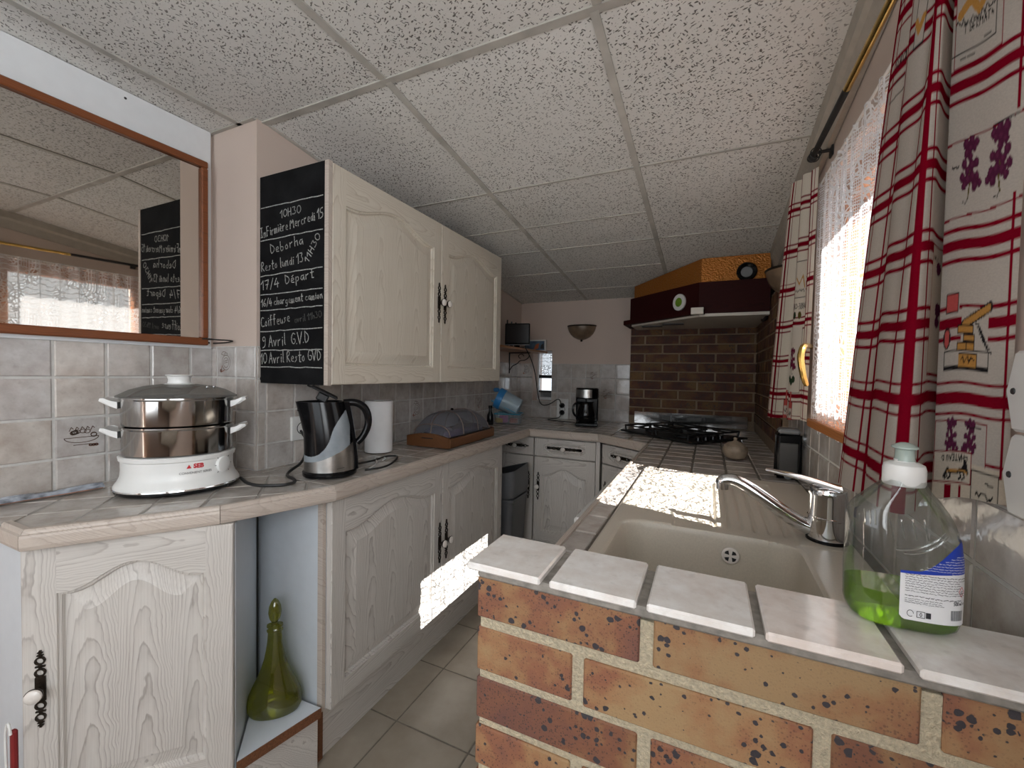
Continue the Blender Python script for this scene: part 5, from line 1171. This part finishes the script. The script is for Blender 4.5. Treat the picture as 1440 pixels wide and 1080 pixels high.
CR, RED, INK, VIO, OLV, TAN = srgb(190, 182, 172), srgb(128, 10, 33), (.02, .018, .02), srgb(88, 38, 64), srgb(96, 84, 40), srgb(190, 140, 74)
GRN = srgb(50, 66, 48); PNK = srgb(196, 90, 86)
def grapes(p, u, v, s, flip=1, col=VIO):         # bunch hanging from a stalk
    p.poly([(u, v + .9*s), (u - .1*s*flip, v + .35*s), (u, v)], .08*s, OLV)
    for dx, dy, r in ((-.42, -.78, .17), (-.1, -.86, .18), (.25, -.80, .19), (.0, -.62, .17), (-.3, -.62, .13), (.22, -.48, .15), (-.05, -.38, .16), (-.45, -.15, .17), (-.15, -.10, .19), (.32, -.18, .17), (.12, .05, .15), (-.5, .28, .17), (-.2, .26, .2), (.1, .32, .19), (.42, .22, .16), (-.68, .48, .15), (-.38, .55, .17), (.28, .5, .15)):
        p.disc(u + dx*s*flip, v + dy*s, r*s, col); p.disc(u + (dx-.04)*s*flip, v + (dy-.04)*s, r*s*.45, [q*1.35 for q in col])
    p.poly([(u, v + .9*s), (u + .12*s, v + 1.05*s), (u + .35*s, v + .98*s)], .035*s, INK)
def scrawl(p, u0, u1, v, h, c=INK, wd=.0016, seed=1):
    rn = random.Random(seed); n = max(2, int((u1-u0)/.0035)); p.poly([(u0 + (u1-u0)*i/n, v + (rn.random()-.5)*h) for i in range(n+1)], wd, c)
def words(p, text, u0, u1, v, h, c=INK, wd=.0016, flip=1):
    for L in write(text, 0, abs(u1-u0), 0, 0, h):
        sgn = 1 if u1 > u0 else -1
        p.poly([(u0 + sgn*x, v - flip*y) for x, y in L], wd, c)
def curtain(label, bottom, top, ztop, zbot, vert, horiz, deco, nu, nv, u_total, bgc=CR, power=1.0, split=None):
    if split:
        n1 = int(nu*split[0]); B = path_at(bottom[:split[1]], n1)[0] + path_at(bottom[split[1]-1:], nu-n1+1)[0][1:]; T = path_at(top[:split[1]], n1)[0] + path_at(top[split[1]-1:], nu-n1+1)[0][1:]
    else: B, T = path_at(bottom, nu)[0], path_at(top, nu)[0]
    zb = [zbot[0] + (zbot[1]-zbot[0])*i/(nu-1) for i in range(nu)]
    hgt = ztop - min(zbot); p = Print(u_total, hgt, nu, nv, bgc)
    for u in vert:
        p.rect(u-.0085, u+.0085, -1, 9, RED)
        for d in (-.030, .030): p.rect(u+d-.0024, u+d+.0024, -1, 9, RED)
    for v in horiz:
        p.rect(-1, 9, v-.0065, v+.0065, RED)
        for d in (-.018, .018): p.rect(-1, 9, v+d-.0022, v+d+.0022, RED)
    deco(p)
    vs = []
    for j in range(nv):
        k = (j/(nv-1))**power
        for i in range(nu):
            q = T[i]*(1-k) + B[i]*k; z = ztop + (zb[i] - ztop)*j/(nv-1)
            vs.append((q.x, q.y, z + .002*math.sin(i*.07 + j*.01)))
    t = thing('curtain', label, 'curtain', (XR - .03, bottom[0][1], ztop))
    O = Vector((XR - .03, bottom[0][1], ztop))
    mb = MB(); mb.add([Vector(v) - O for v in vs], [(j*nu+i, j*nu+i+1, (j+1)*nu+i+1, (j+1)*nu+i) for j in range(nv-1) for i in range(nu-1)], 0, None, True)
    o = obj('cloth', mb, print_cloth, t, sharp=180)
    a = o.data.attributes.new('print', 'FLOAT_COLOR', 'POINT'); c = np.ones((nv*nu, 4), dtype=np.float32); jf = np.minimum(nv-1.001, np.arange(nv)[:, None]*((ztop - np.array(zb))/hgt)[None, :]); j0 = jf.astype(int); kf = (jf-j0)[:, :, None]; ii = np.arange(nu)[None, :]; c[:, :3] = (p.a[j0, ii]*(1-kf) + p.a[j0+1, ii]*kf).reshape(-1, 3); a.data.foreach_set('color', c.ravel())
    return t, T, p
ROD_X, ROD_Z = .258, 1.838
rod = thing('curtain_rod', 'dark and brass curtain rod along the window wall below the ceiling', 'curtain rod', (ROD_X, 1.0, ROD_Z))
b = MB(); b.tube([(0, -.75, -.026), (0, .49, .004)], .0075, 12); b.tube([(0, -.75, -.026), (0, .16, -.0040)], .0078, 12, 1); obj('rod', b, [black_iron, brass], rod)
b = MB(); b.lathe([(.003, 0), (.012, .006), (.013, .016), (.008, .024), (0, .026)], (0, 0, 0), 14, cap1=False); b.tf(Matrix(((1, 0, 0, 0), (0, 0, 1, .49), (0, -1, 0, .004), (0, 0, 0, 1)))); obj('finial', b, black_iron, rod)
b = MB(); b.tube([(XR-.002-ROD_X, .47, .003), (0, .47, .003)], .005, 8); b.cbox((XR-.006-ROD_X, .455, -.015), (XR-.001-ROD_X, .485, .02), .001); obj('bracket', b, black_iron, rod)
for y in (.455, .478):
    b = MB(); b.tube([(.013*math.cos(a), y, -.004 + .015*math.sin(a)) for a in [2*PI*j/16 for j in range(16)]], .0016, 6, closed=True); obj('ring', b, black_iron, rod)
# near curtain: flat panel by the wall, then a drape that swings into the room
def deco_near(p):
    V = lambda z: 1.800 - z
    # flat panel (u 0 .. .15)
    p.rect(.012, .0165, -1, 9, RED)
    p.box(.050, .160, -.02, V(1.562), RED, .002, CR); p.box(.064, .20, .02, V(1.578), INK, .0022); p.poly([(.068, V(1.622)), (.085, V(1.632)), (.105, V(1.618)), (.125, V(1.635)), (.150, V(1.622))], .012, TAN); scrawl(p, .066, .16, V(1.612), .010, INK, .002, 3)
    words(p, 'T GERMAIN', .140, .068, V(1.598), .010); scrawl(p, .074, .09, V(1.584), .004, INK, .0016, 5); scrawl(p, .105, .15, V(1.570), .002, INK, .0014, 6)
    p.rect(-.01, .168, V(1.484), V(1.386), CR); p.rect(.012, .0165, V(1.398), V(1.38), RED)
    p.seg((-.01, V(1.480)), (.168, V(1.474)), .0022, RED); p.seg((-.01, V(1.392)), (.168, V(1.386)), .0022, RED)
    grapes(p, .112, V(1.440), .037); grapes(p, .042, V(1.440), .038, -1); scrawl(p, .012, .06, V(1.478), .003, INK, .002, 7); scrawl(p, .136, .152, V(1.446), .003, INK, .002, 8)
    # bottle neck, corkscrew, corks, lying bottle
    p.rect(.120, .150, V(1.302), V(1.272), CR); p.box(.122, .150, V(1.300), V(1.278), INK, .002, PNK)
    p.rect(.052, .112, V(1.282), V(1.240), CR); p.seg((.050, V(1.283)), (.108, V(1.262)), .012, INK); p.seg((.052, V(1.282)), (.106, V(1.263)), .008, TAN)
    for k in range(9): p.seg((.080 - .0035*k, V(1.264) + .0038*k), (.072 - .0035*k, V(1.2625) + .0038*k), .0026, INK)
    for q in ((.085, .120, 1.262, 1.252), (.082, .106, 1.251, 1.243), (.100, .120, 1.242, 1.233), (.082, .099, 1.242, 1.233)): p.box(q[0], q[1], V(q[2]), V(q[3]), INK, .0016, TAN)
    p.disc(.146, V(1.248), .009, INK, .013); p.disc(.146, V(1.248), .006, PNK, .010)
    p.box(.050, .150, V(1.233), V(1.212), INK, .0022, CR); p.rect(.050, .150, V(1.216), V(1.212), INK); p.box(.074, .116, V(1.230), V(1.214), INK, .0016, TAN); scrawl(p, .080, .110, V(1.222), .009, INK, .0018, 9)
    # lower grapes and label
    p.box(.046, .165, V(1.152), V(1.104), RED, .0018, CR); grapes(p, .126, V(1.131), .024); grapes(p, .080, V(1.131), .024, -1); scrawl(p, .058, .086, V(1.146), .002, INK, .0018, 10)
    p.rect(-1, .17, V(1.104), 9, srgb(206, 194, 176)); p.rect(.012, .0165, V(1.12), V(1.095), RED)
    p.box(.076, .165, V(1.116), V(1.080), RED, .002, srgb(206, 196, 180)); words(p, 'CHATEAU D', .084, .146, V(1.112), .007, INK, .0018, -1)
    p.poly([(.084, V(1.092)), (.089, V(1.105)), (.093, V(1.096)), (.112, V(1.092)), (.130, V(1.094)), (.138, V(1.087))], .0055, INK); p.poly([(.085, V(1.092)), (.093, V(1.095)), (.130, V(1.093))], .0028, TAN)
    for u in (.093, .101, .126, .134): p.poly([(u, V(1.093)), (u-.004, V(1.087)), (u+.002, V(1.084))], .0028, INK)
    p.box(.018, .074, V(1.098), V(1.060), INK, .002, srgb(196, 186, 170)); scrawl(p, .028, .044, V(1.086), .003, INK, .002, 12); scrawl(p, .028, .064, V(1.072), .009, INK, .0026, 13)
    p.rect(.12, .136, V(1.078), 9, RED); p.rect(.096, .102, V(1.078), 9, RED)
    # drape: framed label on the shaded fold
    p.box(.235, .285, V(1.36), V(1.205), RED, .0018, srgb(190, 180, 164))
    scrawl(p, .255, .258, V(1.34), .02, INK, .0015, 14); p.disc(.250, V(1.335), .008, VIO); p.disc(.246, V(1.285), .009, VIO); p.disc(.247, V(1.270), .007, VIO); scrawl(p, .262, .278, V(1.345), .006, INK, .0018, 15)
    words(p, 'SERCLAU', .560, .505, V(1.645), .012, INK, .0024); scrawl(p, .515, .555, V(1.622), .003, INK, .002, 16); p.seg((.50, V(1.605)), (.565, V(1.600)), .002, INK)
    p.box(.405, .432, V(1.73), V(1.625), INK, .0018, CR); p.poly([(.41, V(1.66)), (.42, V(1.645)), (.43, V(1.66))], .010, TAN)
NB = [(.292, .628), (.276, .646), (.262, .662), (.250, .678), (.262, .702), (.274, .716), (.262, .704), (.242, .682), (.215, .622), (.190, .628), (.187, .690), (.205, .745), (.188, .795), (.196, .842)]
NT_ = [(.288, .618), (.272, .628), (.262, .660), (.251, .680), (.262, .702), (.268, .708), (.258, .698), (.240, .668), (.240, .690), (.258, .708), (.244, .722), (.236, .745), (.256, .762), (.244, .785), (.244, .806)]
curtain('near red check curtain with printed grapes and corks, behind the soap bottle', NB, NT_, 1.800, (1.070, 1.030), (.345, .485, .592), [1.800 - z for z in (1.722, 1.632 + .01, 1.540, 1.450, 1.355, 1.265, 1.178, 1.090)], deco_near, 340, 430, .60, power=.85, split=(.28, 4))
def deco_far(p):
    V = lambda z: 1.80 - z
    p.box(.22, .31, V(1.55), V(1.44), INK, .002, srgb(222, 214, 200)); p.poly([(.235, V(1.50)), (.26, V(1.48)), (.285, V(1.505)), (.30, V(1.47))], .006, TAN); scrawl(p, .23, .30, V(1.46), .01, INK, .0024, 21)
    words(p, 'BARBE-CORS', .32, .21, V(1.405), .016, INK, .0026); p.disc(.235, V(1.385), .012, GRN); p.disc(.275, V(1.385), .012, OLV)
    p.box(.13, .30, V(1.345), V(1.135), srgb(120, 110, 100), .0016, srgb(224, 216, 204)); grapes(p, .19, V(1.285), .05); grapes(p, .235, V(1.24), .042, -1, srgb(110, 40, 66)); 
    for k in range(7): p.disc(.16 + .016*k, V(1.18) + .008*(k % 2), .012, GRN)
    for u in (.135, .245): 
        p.rect(u-.016, u+.016, V(1.105), V(1.035), INK); p.rect(u-.013, u+.013, V(1.103), V(1.037), PNK); p.rect(u-.006, u+.006, V(1.14), V(1.10), PNK); p.rect(u-.011, u+.011, V(1.083), V(1.05), srgb(210, 200, 190)); scrawl(p, u-.009, u+.009, V(1.066), .016, INK, .003, int(u*100))
FB = [(.274, 1.535), (.262, 1.58), (.278, 1.62), (.252, 1.68), (.248, 1.72), (.262, 1.77), (.232, 1.83), (.212, 1.90)]
FT = [(.276, 1.508), (.258, 1.522), (.268, 1.535), (.248, 1.548), (.242, 1.560), (.258, 1.572), (.238, 1.588), (.224, 1.612)]
ft, T_, pf = curtain('far red check curtain with printed bottles, beyond the lace panel', FB[::-1], FT[::-1], 1.815, (1.045, 1.068), (.035, .19, .36), [1.815 - z for z in (1.735, 1.615, 1.495, 1.375, 1.258, 1.140, 1.055)], deco_far, 190, 330, .42, srgb(228, 220, 206), .9)
t = thing('curtain_tieback', 'curved brass curtain holdback in front of the far curtain', 'holdback', (XR - .012, 1.585, 1.24))
b = MB(); pt = smooth([(.010, 0, .052), (-.026, -.08, .055), (-.044, -.135, .050), (-.052, -.145, .02), (-.046, -.145, -.02), (-.040, -.140, -.045), (-.032, -.130, -.062)], 3); b.tube(pt, [.006 + .003*math.sin(PI*i/(len(pt)-1)) for i in range(len(pt))], 10); obj('arm', b, brass, t)
# lace panel
lt = thing('lace_panel', 'white lace panel hanging across the sunlit kitchen window', 'lace curtain', (.287, .86, 1.775))
nu, nv = 220, 160; vs = []; cl_ = []
for j in range(nv):
    v = j/(nv-1)
    for i in range(nu):
        u = i/(nu-1); y = .690*u; zbot = 1.045 + .010*abs(math.sin(u*22)) + .018*(1-u)*0
        fold = .0065*math.sin(u*62 + 1.2*math.sin(u*9)) * (1 - .45*v); zt_ = 0 - (.006*(math.sin(u*62*1.0) > .2))
        vs.append((fold + .001, y, zt_ + (zbot - 1.775)*v)); cl_.append((u*.690*1.35, v*.73, 0))
mb = MB(); mb.add(vs, [(j*nu+i, j*nu+i+1, (j+1)*nu+i+1, (j+1)*nu+i) for j in range(nv-1) for i in range(nu-1)], 0, None, True)
o = obj('lace', mb, lace, lt, sharp=180); a = o.data.attributes.new('cloth', 'FLOAT_VECTOR', 'POINT'); a.data.foreach_set('vector', [q for p in cl_ for q in p])
b = MB(); b.tube([(.0, -.02, -.002), (.0, .70, -.002)], .003, 8); obj('wire', b, white_plastic, lt)
# white wall boxes at the right edge
for k, (z, lb) in enumerate(((1.190, 'upper white hexagonal wall box at right edge beside near curtain'), (1.105, 'lower white hexagonal wall box at right edge beside near curtain'))):
    t = thing('wall_box', lb, 'wall box', (XR - .0005, .574, z), -PI/2)
    hx_ = [(-.044, 0), (-.032, .041), (.032, .041), (.044, 0), (.032, -.041), (-.032, -.041)]
    b = MB(); b.rings([[(x, 0, y) for x, y in hx_], [(x, -.014, y) for x, y in hx_], [(x*.92, -.018, y*.92) for x, y in hx_]], 0, True, True, False); obj('cover', b, white_plastic, t)
    q = disc([(.0035, 0), (.003, .001), (0, .001)], (-.030, -.018, 0), Vector((0, -1, 0)), n=12); obj('screw', q, dark_grey, t)
# ------------------------------------------------------------------ washing-up liquid
t = thing('soap_bottle', 'clear bottle of green washing-up liquid standing on the tile coping', 'bottle', (.186, .560, .9535), math.radians(3)); t.scale = (.765, .86, .965)
def half_w(z, side):
    if side < 0: return np.interp(z, [0, .004, .012, .05, .110, .118, .124, .146, .150], [.048, .055, .059, .060, .0595, .056, .050, .0215, .020])
    return np.interp(z, [0, .004, .012, .05, .075, .092, .106, .118, .130, .141, .147, .150], [.050, .056, .0595, .060, .059, .0565, .052, .0455, .036, .025, .0205, .020])
def half_d(z): return np.interp(z, [0, .004, .012, .08, .11, .125, .146, .150], [.026, .030, .032, .031, .028, .024, .018, .017])
def bottle_ring(z, k=1.0):
    out = []
    for j in range(64):
        a = 2*PI*j/64; c, s_ = math.cos(a), math.sin(a); e = .66
        out.append((k*half_w(z, c)*math.copysign(abs(c)**e, c) - .002, k*half_d(z)*math.copysign(abs(s_)**e, s_), z))
    return out
def on_front(u, v, push):
    c = max(-1, min(1, (u + .002)/half_w(v, u + .002))); c2 = abs(c)**(1/.66)
    return (u, -half_d(v)*math.sqrt(max(0, 1 - c2*c2))**.66 - push, v)
zs = [0, .002, .004, .008, .014, .03, .05, .065, .08, .09, .10, .108, .115, .12, .125, .13, .135, .14, .145, .148, .150]
b = MB(); b.rings([bottle_ring(z) for z in zs], 0, True, False); bb_ = obj('bottle_body', b, bottle_shell, t, sharp=60)
zl = [.0015, .004, .008, .014, .02, .028, .036]
b = MB(); b.rings([bottle_ring(z, .97) for z in zl], 0, True, True); obj('soap', b, green_liquid, t, sharp=50)
def front(u, v): return on_front(u, v, .0007)
LX0, LX1 = -.015, .0545
def lab(fn, m, push=0, nx=26, ny=18, name='label', parent=bb_, u0=LX0, u1=LX1):
    b = MB(); b.add([(lambda p: (p[0], p[1]-push, p[2]))(front(u0 + (u1-u0)*i/nx, fn(i/nx)[0] + (fn(i/nx)[1]-fn(i/nx)[0])*j/ny)) for j in range(ny+1) for i in range(nx+1)], [(j*(nx+1)+i, j*(nx+1)+i+1, (j+1)*(nx+1)+i+1, (j+1)*(nx+1)+i) for j in range(ny) for i in range(nx)], 0, None, True); return obj(name, b, m, parent)
wl_ = lab(lambda s: (.0135 + .004*max(0, 1 - s/.08)**2, .0600 + .004*ss(s)), white_label, 0, name='label')
lab(lambda s: (.0600 + .004*ss(s), .0625 + .004*s + .030*ss((s-.25)/.75)), blue_ink, .0001, name='label_band', parent=bb_)
b = MB()
def lab_strokes(mb, Ls, wd, m, push=.0004):
    for L in Ls:
        for (u, v), (u2, v2) in zip(L[:-1], L[1:]):
            d = math.hypot(u2-u, v2-v)
            if d < 1e-9: continue
            px, py = -(v2-v)/d*wd/2, (u2-u)/d*wd/2
            q = [front(u+px, v+py), front(u-px, v-py), front(u2-px, v2-py), front(u2+px, v2+py)]; mb.add([(x, y-push, z) for x, y, z in q], [(0, 1, 2, 3)], m)
rl = random.Random(4)
def tiny(mb, u0, u1, v, h, m, wd=.00042):
    n = max(3, int((u1-u0)/.0009)); x = u0; 
    while x < u1:
        wl2 = .002 + rl.random()*.004; k = int(wl2/.0006)
        lab_strokes(mb, [[(x + wl2*i/max(1, k), v + (rl.random()-.5)*h) for i in range(k+1)]], wd, m); x += wl2 + .0009
for i, v in enumerate((.0588, .0564, .0540, .0516, .0492, .0468, .0444, .0420)): tiny(b, -.010, .0515 - (.009 if 2 <= i <= 5 else 0), v + .001, .0013, 0, .00055 if i == 0 else .00042)
tiny(b, -.010, .0475, .0382, .0013, 0, .0006)
for v in (.0352, .0332, .0314): tiny(b, -.010, .026, v, .0010, 0, .0004)
for k in range(15): u = .037 + k*.00092; lab_strokes(b, [[(u, .0185), (u, .0285)]], (.0003, .00055, .0004)[k % 3], 0)
for q in ([(-.004 + .0032*math.cos(a), .0205 + .0032*math.sin(a)) for a in [2*PI*j/14 for j in range(13)]], [(.0025, .0175), (.0105, .0175), (.0105, .0235), (.0025, .0235), (.0025, .0175)], [(.0065, .0185), (.0053, .0205), (.0065, .0225), (.0077, .0205), (.0065, .0185)]): lab_strokes(b, [q], .0006, 0)
lab_strokes(b, [[(.0115, .0205), (.0165, .0205)]], .0058, 0)
lab_strokes(b, [[(.0485, .0520), (.0518, .0470), (.0485, .0420), (.0452, .0470), (.0485, .0520)]], .0006, 1); lab_strokes(b, [[(.0472, .0476), (.0482, .0462)], [(.0488, .0482), (.0498, .0468)], [(.0472, .0452), (.0499, .0452)]], .0007, 0)
lab_strokes(b, write('500 ml e', .0395, .0525, .0335, .0340, .0036), .0006, 0)
for i, v in enumerate((.0850, .0826, .0802, .0776, .0750, .0724, .0700, .0676)): tiny(b, .0525 - (.011 + i*.0062 if i < 7 else .016), .0525, v - .004, .0011, 2, .0004)
obj('label_print', b, [dark_ink, red_ink, white_label], wl_)
b = MB()                                   # moulded ribs on the shoulder
def surf(u, v): return on_front(u, v, .0002)
for k in range(4): b.tube([surf(-.026 + k*.0115 + .004*i/6, .112 - k*.000 - .020*i/6 + .001*k) for i in range(7)], .0011, 6)
b.tube([surf(-.020 + .050*i/14, .083 + .020*(i/14)**2.2) for i in range(15)], .0012, 6); b.tube([surf(-.012 + .044*i/14, .080 + .020*(i/14)**2.2) for i in range(15)], .0012, 6)
for k in range(3): b.tube([surf(-.050 + k*.005, .118 - .014*i/5) for i in range(6)], .0009, 6)
obj('moulded_ribs', b, bottle_shell, bb_)
b = MB(); b.lathe([(.0215, .144), (.0225, .146), (.0225, .161), (.021, .1655), (.0155, .168), (.011, .1685), (.011, .171)], (-.002, 0, 0), 36, 0, 1.0, .82); cp = obj('cap', b, white_plastic, t)
b = MB(); b.lathe([(.0105, .1695), (.0098, .180), (.0102, .1815), (.0138, .1830), (.0138, .1845), (.009, .187), (.005, .1885), (0, .189)], (-.002, 0, 0), 28, cap1=False); pc = obj('pull_spout', b, plain('clear_grey_cap', srgb(170, 185, 178), .15), cp)
